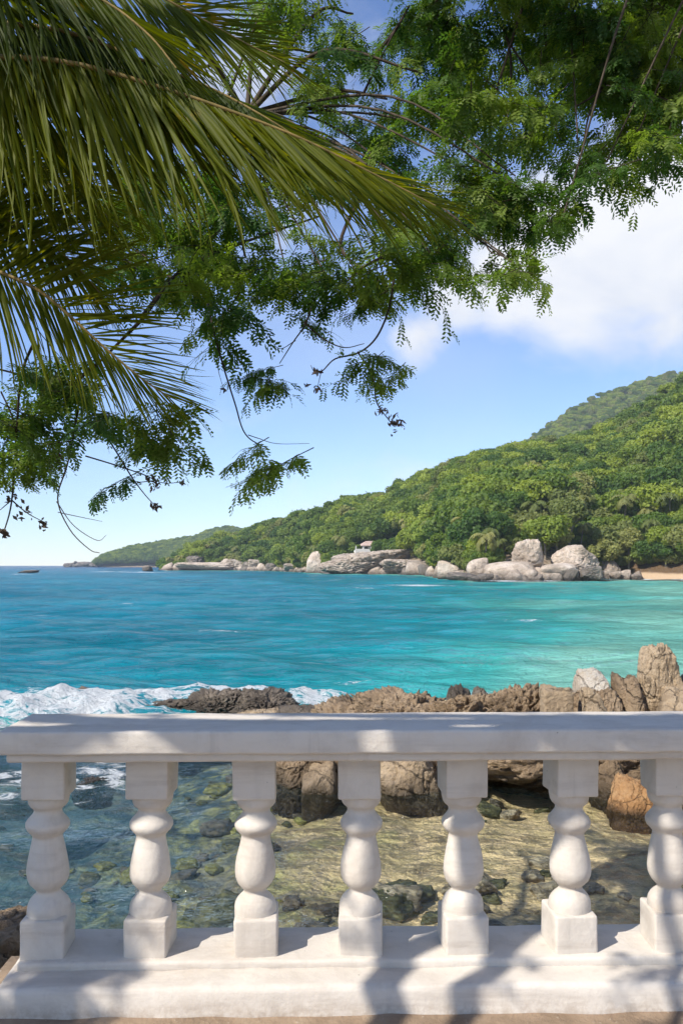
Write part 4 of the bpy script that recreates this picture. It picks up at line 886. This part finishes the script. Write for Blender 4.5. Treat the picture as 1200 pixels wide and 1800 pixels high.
# ------------------------------------------------------------------ feathery tree overhead
SPRAYS = bpy.data.collections.new('spray_sources')
def spray_mesh(seed, nl, L=.55):
    """a twig with many drooping pinnate leaves"""
    rs = np.random.RandomState(seed); rnd = random.Random(seed); V, Fc = [], []
    A = Acc()
    main = smooth_path([(0, 0, 0), (L * .5, rnd.uniform(-.05, .05), -.02), (L, rnd.uniform(-.08, .08), -.10)], 5)
    A.add(*tube(main, [.0045 - .0032 * i / len(main) for i in range(len(main))], 4)); twigs = [main]
    for k in range(7):
        i = rnd.randrange(2, len(main) - 1); s = 1 if k % 2 else -1; a = rnd.uniform(.5, 1.15) * s; ln = rnd.uniform(.18, .36)
        d = Vector((math.cos(a), math.sin(a), rnd.uniform(-.35, .25))); p = main[i]
        tw = smooth_path([p, p + d * ln * .5, p + d * ln + Vector((0, 0, -.05))], 4); A.add(*tube(tw, [.0028 - .0018 * j / len(tw) for j in range(len(tw))], 3)); twigs.append(tw)
    nt = len(A.V); LV, LF = [], []
    for k in range(nl):
        tw = twigs[rnd.randrange(len(twigs))]; i = rnd.randrange(1, len(tw)); p = tw[i]; t = (tw[i] - tw[i - 1]).normalized()
        az = math.atan2(t.y, t.x) + rnd.choice((-1, 1)) * rnd.uniform(.3, 1.3); e = rnd.uniform(-1.15, .1); ll = rnd.uniform(.13, .23); pos = Vector(p)
        np_ = 6
        for q in range(np_):
            d = Vector((math.cos(az) * math.cos(e), math.sin(az) * math.cos(e), math.sin(e))); sd = Vector((-math.sin(az), math.cos(az), 0)); nn = sd.cross(d)
            w = .046 * math.sin(math.pi * (q + 1.0) / (np_ + 1.2)) + .010
            for sg in ((-1, 1) if q < np_ - 1 else (1, -1)):
                o = d * .55 + sd * sg * .85 + nn * rnd.uniform(-.35, .15); o.normalize(); tip = pos + o * w * rnd.uniform(.85, 1.2); wd = d * w * .27
                b = len(LV); mid = pos.lerp(tip, .55); LV += [tuple(pos), tuple(mid + wd - nn * .001), tuple(tip), tuple(mid - wd)]; LF.append((b, b + 1, b + 2, b + 3))
            pos = pos + d * ll / np_; e -= .10
    A.add(LV, LF); me = A.mesh('leaf_spray', False); me.materials.append(M['leaf']); me.materials.append(M['twig'])
    idx = np.zeros(len(me.polygons), np.int32); vs = np.array([p.vertices[0] for p in me.polygons]); idx[vs < nt] = 1; me.polygons.foreach_set('material_index', idx); return me
def build_tree():
    base = Vector((-7.0, -1.2, -.2)); root = bpy.data.objects.new('feathery_tree', None); COL.objects.link(root); root.location = base
    tag(root, 'tall feathery-leaved tree whose dark branches hang over the terrace and sea', 'tree')
    SM = [spray_mesh(300 + k, [44, 54, 38, 48, 34, 58][k], [.55, .6, .5, .62, .45, .6][k]) for k in range(6)]
    for k, me in enumerate(SM): SPRAYS.objects.link(bpy.data.objects.new('spray_%d' % k, me))
    rnd = random.Random(77); A = Acc()
    crotch = Vector((-6.6, -.6, 3.6))
    def limb(pts, r0, r1, seg=10, n=7):
        p = smooth_path(pts, n); A_ = Acc(); A_.add(*tube([q - base for q in p], [r0 + (r1 - r0) * (i / (len(p) - 1)) ** .8 for i in range(len(p))], seg)); return p, A_
    tr, At = limb([base + Vector((0, 0, -.5)), base + Vector((.1, .2, 1.8)), crotch], .34, .24, 16); link('trunk', At.mesh('trunk'), M['bark'], root)
    limbs = []
    for pts, r0 in [([crotch, (-4.6, 2.0, 6.2), (-1.6, 5.0, 7.9), (1.2, 7.6, 8.2), (3.2, 9.2, 7.6)], .17),
                    ([crotch, (-4.0, 1.2, 6.4), (-.4, 3.4, 7.8), (2.6, 6.0, 8.0), (5.4, 8.2, 7.0)], .16),
                    ([crotch, (-5.6, 2.0, 6.0), (-3.6, 4.8, 7.2), (-2.0, 7.2, 7.0), (-1.0, 9.0, 6.2)], .15),
                    ([crotch, (-6.8, 1.6, 5.4), (-5.6, 4.4, 6.2), (-4.2, 7.0, 5.6), (-3.4, 8.4, 4.6)], .13),
                    ([crotch, (-8.0, -2.6, 6.2), (-9.5, -4.0, 8.0)], .14), ([crotch, (-6.4, -2.6, 6.4), (-5.0, -5.0, 8.4)], .13), ([crotch, (-8.5, .4, 5.6), (-10.6, 1.6, 7.0)], .12), ([crotch, (-4.8, .6, 7.4), (-1.4, .4, 8.6), (2.0, 1.0, 8.8)], .12)]:
        p, A_ = limb([Vector(q) for q in pts], r0, .025); limbs += [(q, i / len(p)) for i, q in enumerate(p)]; link('branch', A_.mesh('branch'), M['bark'], root)
    def reach(c, r=.014):
        cand = min(limbs, key=lambda q: (q[0] - c).length + (0 if q[1] > .3 else 2)); q = cand[0]
        mid = q.lerp(c, .5) + Vector((rnd.uniform(-.25, .25), rnd.uniform(-.25, .25), .18 + rnd.uniform(0, .25)))
        p = smooth_path([q, mid, c], 6); return p
    nspray = [0]; gp, gr, gs, gi = [], [], [], []
    def put(loc, az, pitch, s, part=True):
        k = rnd.randrange(6)
        if part and nspray[0] < 300:
            link('leaf_spray', SM[k], None, root, Vector(loc) - base, (rnd.uniform(-.4, .4), pitch, az), s); nspray[0] += 1
        else: gp.append(tuple(Vector(loc) - base)); gr.append((rnd.uniform(-.4, .4), pitch, az)); gs.append(s); gi.append(k)
    # foliage in view: (column, row, distance, radius across, radius down, sprays, is the lacy fringe)
    CL = [(1130, 60, 8.5, 110, 70, 12), (1165, 150, 8.0, 70, 60, 8), (1110, 200, 8.2, 80, 60, 8), (1175, 255, 7.6, 45, 40, 4), (1015, 275, 7.6, 45, 32, 4), (1065, 300, 7.4, 45, 25, 3), (1120, 255, 7.7, 45, 35, 3),
          (1000, 40, 8.8, 120, 70, 14), (960, 140, 8.4, 70, 60, 8), (880, 70, 8.8, 110, 80, 14), (870, 200, 8.2, 70, 60, 8), (760, 60, 9.0, 110, 80, 14), (740, 170, 8.6, 90, 70, 11), (680, 210, 8.8, 80, 60, 8),
          (820, 280, 8.0, 60, 45, 6), (905, 330, 7.4, 55, 35, 5), (955, 375, 7.2, 45, 30, 4), (985, 405, 7.0, 20, 18, 1), (870, 350, 7.6, 45, 40, 4), (885, 465, 6.8, 28, 28, 3), (915, 480, 6.8, 16, 14, 1),
          (620, 60, 9.2, 80, 60, 9), (560, 130, 9.2, 70, 60, 7), (500, 40, 9.0, 60, 50, 6), (640, 330, 8.6, 80, 60, 5), (780, 400, 8.0, 60, 40, 4), 
          (700, 440, 7.4, 60, 35, 5), (755, 460, 7.2, 40, 25, 3), (640, 465, 7.3, 55, 35, 4), (650, 530, 7.0, 34, 24, 2), (570, 500, 7.3, 50, 35, 4), (545, 560, 7.2, 20, 14, 1), (500, 485, 7.4, 50, 35, 4), (430, 475, 7.5, 55, 40, 4),
          (370, 540, 7.2, 35, 28, 4), (320, 450, 7.6, 60, 45, 6), (260, 480, 7.4, 45, 45, 4), (290, 530, 7.4, 35, 30, 2), (350, 380, 7.8, 70, 60, 5), (240, 360, 7.6, 60, 60, 4),
          (100, 635, 6.8, 60, 35, 4), (45, 705, 6.6, 55, 40, 4), (120, 700, 6.6, 60, 35, 4), (190, 720, 6.5, 40, 25, 3), (275, 740, 6.4, 36, 22, 3), (285, 775, 6.3, 22, 18, 2), (40, 780, 6.5, 45, 22, 3), (90, 800, 6.5, 40, 20, 2), (10, 830, 6.5, 30, 18, 1), (215, 835, 6.3, 30, 10, 1),
          (480, 655, 6.6, 26, 16, 2), (470, 680, 6.5, 22, 12, 1), (660, 635, 6.5, 26, 16, 2), (700, 665, 6.4, 18, 14, 1), (450, 790, 6.2, 28, 12, 1), (500, 812, 6.2, 40, 16, 2), (470, 830, 6.2, 22, 12, 1)]
    for (px, py, d, rx, ry, n) in CL:
        n = n if n < 5 else max(4, round(n * .8)); c = P(px, py, d); path = reach(c + Vector((0, 0, ry / F * d * .6)))
        if py < 600 or True:
            big = n > 5; B_ = Acc()
            if py < 560: B_.add(*tube([q - base for q in path], [(.028 if big else .014) * (1 - .8 * i / len(path)) + .003 for i in range(len(path))], 5)); link('branch', B_.mesh('branch'), M['bark'], root)
        for k in range(n):
            a = rnd.uniform(0, 6.283); q = math.sqrt(rnd.random()); dd = d + rnd.gauss(0, .28 if n < 5 else .6)
            s = rnd.uniform(.75, 1.15) if n > 2 else rnd.uniform(.6, .85)
            loc = P(px + math.cos(a) * q * rx * .8, py + math.sin(a) * q * ry * .8, dd); az = rnd.uniform(0, 6.283)
            loc = loc - Vector((math.cos(az), math.sin(az), 0)) * .28 * s + Vector((0, 0, .06))
            put(loc, az, rnd.uniform(.05, .55), s)
    # more of the crown between and above what shows, and over the terrace
    def falls(loc):
        """where on the balustrade's plane the shadow of loc lands"""
        t = (loc.y - 2.88) / S.y; q = loc - S * t; return q.x, q.z
    def spares(loc, part=False):
        if loc.y < 2.8:
            x, z = falls(loc)
            if -2.2 < x < 2.4 and -1.0 < z < 2.1: return True
        t = (loc.z - SEA) / S.z; q = loc - S * t
        return 8.5 < q.y < 34 and -9 < q.x < max(9, q.y * .5) and rnd.random() < .93
    k = 0
    while k < 480:
        k += 1; q, f = limbs[rnd.randrange(len(limbs))]
        if f < .30: continue
        loc = q + Vector((rnd.gauss(0, 1.0), rnd.gauss(0, 1.0), abs(rnd.gauss(.45, .7))))
        px, py = loc.x / max(loc.y, .3) * F + 600, HOR - (loc.z - CZ) / max(loc.y, .3) * F
        edge = np.interp(px, [0, 250, 450, 600, 850, 1000, 1200], [300, 300, 230, 230, 180, 110, 110])
        if (loc.y > 1 and -60 < px < 1260 and py > edge) or spares(loc): continue
        put(loc, rnd.uniform(0, 6.283), rnd.uniform(0, .5), rnd.uniform(.9, 1.5), False)
    def fill(n, u0, u1, top, edge, d0, d1, thr, s0, s1):
        c = 0; tries = 0
        while c < n and tries < n * 12:
            tries += 1; px = rnd.uniform(u0, u1); e = float(np.interp(px, *zip(*edge))); py = rnd.uniform(top, e); d = rnd.uniform(d0, d1)
            v = perlin(np.array([[px * .0075, py * .0085, d * .25 + 3.3]]))[0] + .35 * perlin(np.array([[px * .02, py * .02, 7.7]]))[0]
            if v < thr - .25 * (e - py) / max(e - top, 1): continue
            loc = P(px, py, d); az = rnd.uniform(0, 6.283)
            if spares(loc): continue
            put(loc - Vector((math.cos(az), math.sin(az), 0)) * .28, az, rnd.uniform(.05, .55), rnd.uniform(s0, s1), False); c += 1
    fill(190, 430, 1290, -120, [(430, 180), (560, 230), (650, 270), (760, 330), (850, 320), (920, 270), (990, 190), (1060, 190), (1130, 210), (1290, 260)], 7.6, 9.8, .12, .8, 1.2)
    fill(48, 150, 560, 230, [(150, 470), (300, 480), (450, 465), (560, 450)], 7.0, 8.6, .05, .75, 1.1)
    fill(40, 540, 900, 300, [(540, 470), (650, 480), (760, 420), (900, 390)], 7.0, 8.4, .08, .7, 1.0)
    fill(6, -60, 240, 560, [(-60, 800), (100, 780), (240, 730)], 6.4, 7.2, .05, .65, .95)
    # unseen boughs added between the sun and the balustrade, shaped to dapple it
    def toward(x, y, z, t): return Vector((x, y, z)) + S * t
    def shade_bough_mesh(p, r0, r1, seg=6):
        B = Acc(); B.add(*tube([q - base for q in p], [r0 + (r1 - r0) * i / (len(p) - 1) for i in range(len(p))], seg)); link('branch', B.mesh('branch'), M['bark'], root)
    SHADE(put, toward, rnd, shade_bough_mesh, crotch)
    o = instancer('foliage', gp, gr, gs, gi, SPRAYS, root); o['kind'] = 'stuff'
    # bare twigs hanging into the sky
    TW = [([(60, 600, 6.7), (40, 660, 6.6), (28, 760, 6.6), (20, 880, 6.5), (6, 940, 6.5)], .010), ([(140, 720, 6.5), (122, 812, 6.4), (100, 875, 6.4), (125, 930, 6.4), (160, 965, 6.4), (176, 971, 6.4)], .006),
          ([(100, 880, 6.4), (130, 922, 6.4), (170, 950, 6.4), (186, 940, 6.4)], .0035), ([(103, 900, 6.4), (140, 907, 6.4), (178, 915, 6.4)], .003), ([(20, 880, 6.5), (50, 900, 6.5), (78, 920, 6.5)], .005), ([(20, 880, 6.5), (-10, 905, 6.5)], .004), ([(0, 690, 6.6), (20, 730, 6.6), (30, 770, 6.6)], .006),
          ([(160, 740, 6.5), (190, 775, 6.4), (232, 838, 6.3), (255, 870, 6.3), (273, 893, 6.3)], .006), ([(150, 800, 6.4), (200, 815, 6.3), (250, 835, 6.3), (285, 850, 6.3), (322, 848, 6.3)], .005), ([(240, 850, 6.3), (290, 842, 6.3), (312, 833, 6.3)], .003),
          ([(360, 500, 7.2), (375, 570, 6.9), (390, 640, 6.6), (415, 710, 6.4), (434, 765, 6.2), (470, 790, 6.2)], .008), ([(388, 630, 6.6), (400, 645, 6.6), (430, 648, 6.5)], .003), ([(388, 620, 6.6), (383, 650, 6.6), (393, 685, 6.5)], .003), ([(434, 765, 6.2), (455, 770, 6.2), (485, 778, 6.2), (545, 782, 6.2)], .003),
          ([(560, 500, 7.2), (538, 565, 6.9), (515, 600, 6.7), (490, 640, 6.6)], .007), ([(520, 600, 6.7), (490, 612, 6.7), (470, 590, 6.7)], .003), ([(535, 565, 6.9), (570, 595, 6.8), (605, 612, 6.7), (640, 605, 6.6)], .006),
          ([(690, 490, 7.1), (682, 540, 6.9), (662, 590, 6.7), (630, 620, 6.6), (590, 630, 6.6), (565, 650, 6.6), (552, 655, 6.6)], .008), ([(630, 620, 6.6), (655, 660, 6.5), (660, 705, 6.4), (680, 735, 6.4), (692, 748, 6.4)], .006), ([(552, 655, 6.6), (545, 640, 6.6)], .003), ([(565, 650, 6.6), (556, 684, 6.5)], .003),
          ([(700, 440, 7.3), (640, 470, 7.2), (600, 500, 7.2), (560, 500, 7.2)], .012), ([(640, 330, 8.0), (600, 430, 7.6), (640, 478, 7.3), (680, 505, 7.1)], .016), ([(850, 420, 7.2), (862, 440, 6.9), (880, 450, 6.8)], .007), 
          ([(1020, -20, 8.0), (1024, 60, 7.9), (1026, 120, 7.8)], .007), ([(1060, 150, 8.0), (1035, 200, 7.8), (1025, 255, 7.6), (1020, 275, 7.6)], .010), ([(1090, 90, 8.2), (1060, 150, 8.0), (1040, 170, 7.9), (1010, 190, 7.9)], .014), ([(1045, 280, 7.5), (1060, 295, 7.4), (1095, 297, 7.4)], .004),
          ([(640, 120, 8.8), (690, 60, 8.8), (720, 10, 9.0)], .020), ([(640, 165, 8.6), (660, 120, 8.7), (700, 40, 8.8)], .012), ([(860, -10, 8.6), (895, 80, 8.4), (898, 160, 8.3), (890, 220, 8.2)], .014), ([(895, 80, 8.4), (930, 130, 8.3), (960, 190, 8.2)], .009), ([(975, 220, 7.9), (985, 245, 7.8), (1000, 240, 7.8)], .005),
          ([(170, 640, 6.6), (100, 690, 6.6), (40, 660, 6.6), (-40, 640, 6.6)], .012), ([(250, 560, 6.9), (170, 640, 6.6)], .014), ([(250, 560, 6.9), (330, 470, 7.4), (440, 420, 7.8), (560, 380, 8.2)], .018)]
    for pts, r in TW:
        p = smooth_path([P(*q) + Vector((rnd.uniform(-.01, .01), 0, rnd.uniform(-.01, .01))) for q in pts], 6); A2 = Acc(); A2.add(*tube([q - base for q in p], [r * 1.25 * (1 - .65 * i / len(p)) for i in range(len(p))], 5)); link('twig', A2.mesh('twig'), M['twig'], root)
    # clumps of withered pods and leaves at the twig ends
    def dry(px, py, d, n, rpx, seed):
        rs = random.Random(seed); A3 = Acc()
        for k in range(n):
            c = P(px + rs.gauss(0, rpx * .5), py + rs.gauss(0, rpx * .5), d + rs.gauss(0, .03)) - base; a = Vector((rs.gauss(0, 1), rs.gauss(0, 1), rs.gauss(-.6, 1))).normalized(); b = a.orthogonal().normalized(); cc = a.cross(b); L = rs.uniform(.014, .034)
            A3.add([c - a * L, c + b * L * .45 + cc * L * .2, c + a * L, c - b * L * .45 + cc * L * .2], [(0, 1, 2, 3)])
        link('withered_leaves', A3.mesh('withered_leaves'), M['dry_leaf'], root)
    for i, (px, py, d, n, r) in enumerate([(695, 742, 6.4, 46, 14), (672, 722, 6.4, 16, 10), (8, 938, 6.5, 18, 8), (76, 922, 6.5, 16, 8), (45, 900, 6.5, 16, 18), (275, 890, 6.3, 14, 7), (270, 850, 6.3, 18, 14), (556, 684, 6.5, 8, 5), (556, 655, 6.6, 10, 7), (394, 686, 6.5, 7, 4), (20, 870, 6.5, 16, 14), (322, 848, 6.3, 7, 5), (105, 810, 6.5, 14, 16), (540, 677, 6.5, 4, 3)]): dry(px, py, d, n, r, 900 + i)
def SHADE(put, toward, rnd, shade_bough_mesh, crotch):
    def bough(pts, t, n, s=1.0, jit=.10, r0=.03, r1=None, root=None):
        """an unseen added bough, shaped so its shadow runs along pts on the balustrade"""
        p = [toward(*q, t) for q in pts]; p = smooth_path(([root] if root is not None else []) + p, 6); shade_bough_mesh(p, r0, r1 or r0)
        for k in range(n):
            i = rnd.randrange(len(p) // 4 if root is not None else 0, len(p)); put(p[i] + Vector((rnd.gauss(0, jit), rnd.gauss(0, jit), rnd.gauss(0, jit))), rnd.uniform(0, 6.283), rnd.uniform(0, .4), s * rnd.uniform(.8, 1.2), False)
    # two heavy boughs one above the other shade the handrail; between their side shoots slats of sun get through
    bough([(-1.9, 2.8, .86), (-1.2, 2.8, .88), (-.95, 2.8, .90), (-.72, 2.8, 1.03), (-.50, 2.8, .90), (-.2, 2.8, .87), (.03, 2.8, 1.03), (.18, 2.8, 1.01), (.35, 2.8, .88), (.5, 2.8, .88), (.62, 2.8, 1.03), (.74, 2.8, .89), (.86, 2.8, 1.02), (1.0, 2.8, .88), (1.15, 2.8, 1.03), (1.3, 2.8, .88), (1.9, 2.8, .9)], 3.84, 14, .22, .03, .080, .06, crotch)
    bough([(-1.9, 2.8, 1.10), (-.9, 2.8, 1.12), (-.3, 2.8, 1.10), (.5, 2.8, 1.13), (1.9, 2.8, 1.12)], 4.16, 24, .30, .04, .070, .05, crotch)
    bough([(-1.6, 2.8, 1.28), (-.2, 2.8, 1.31), (.8, 2.8, 1.28), (1.9, 2.8, 1.30)], 4.42, 14, .36, .05, .04, .03, crotch)
    # the end baluster and the left of the base
    bough([(-1.30, 2.8, .95), (-1.12, 2.8, .62), (-1.02, 2.8, .30), (-.96, 2.72, .05), (-.9, 2.7, -.2)], 3.9, 34, .36, .05, .10, .085)
    bough([(-1.02, 2.8, .95), (-.97, 2.8, .6), (-.90, 2.75, .1), (-.84, 2.7, -.2)], 4.1, 14, .3, .04, .05, .04)
    # the fourth baluster and the forked shadow on the base, lighter shoots to the right
    bough([(-.36, 2.8, .95), (-.33, 2.8, .80), (-.30, 2.8, .70)], 3.9, 2, .2, .02, .03, .015)
    bough([(-.02, 2.8, .95), (.02, 2.8, .6), (.05, 2.8, .3), (.12, 2.75, .08), (.22, 2.7, -.15)], 3.9, 5, .25, .03, .062, .05)
    bough([(.20, 2.8, .95), (.32, 2.8, .5), (.42, 2.8, .22), (.38, 2.75, .05), (.44, 2.7, -.15)], 4.1, 4, .25, .03, .045, .035)
    bough([(.84, 2.8, .95), (.92, 2.8, .55), (1.04, 2.8, .2), (1.12, 2.75, -.1)], 3.9, 5, .26, .04, .03, .02)
    bough([(1.30, 2.8, .95), (1.24, 2.8, .5), (1.34, 2.8, .05)], 4.1, 5, .3, .04, .035, .02)
def build_haze(density=.00010):
    bm = bmesh.new(); bmesh.ops.create_cube(bm, size=1.0)
    for v in bm.verts: v.co = Vector((v.co.x * 17000, (v.co.y + .5) * 4400 - 60, (v.co.z + .5) * 480 - 75))
    me = bpy.data.meshes.new('haze'); bm.to_mesh(me); bm.free(); m = Mat('sea_air'); v = m.node('ShaderNodeVolumePrincipled'); v.inputs['Color'].default_value = (.80, .88, 1.0, 1); v.inputs['Density'].default_value = density; v.inputs['Anisotropy'].default_value = .0
    m.l.new(v.outputs[0], m.out.inputs['Volume']); tag(link('haze', me, m.m), 'thin blue sea air over the bay', 'haze', kind='stuff')
HAZE = 1
build_terrace()
build_balustrade()
build_near_rocks()
build_sea()
build_bed_stones()
build_coast()
build_rubble()
build_villa()
build_palm()
build_tree()
if HAZE: build_haze()
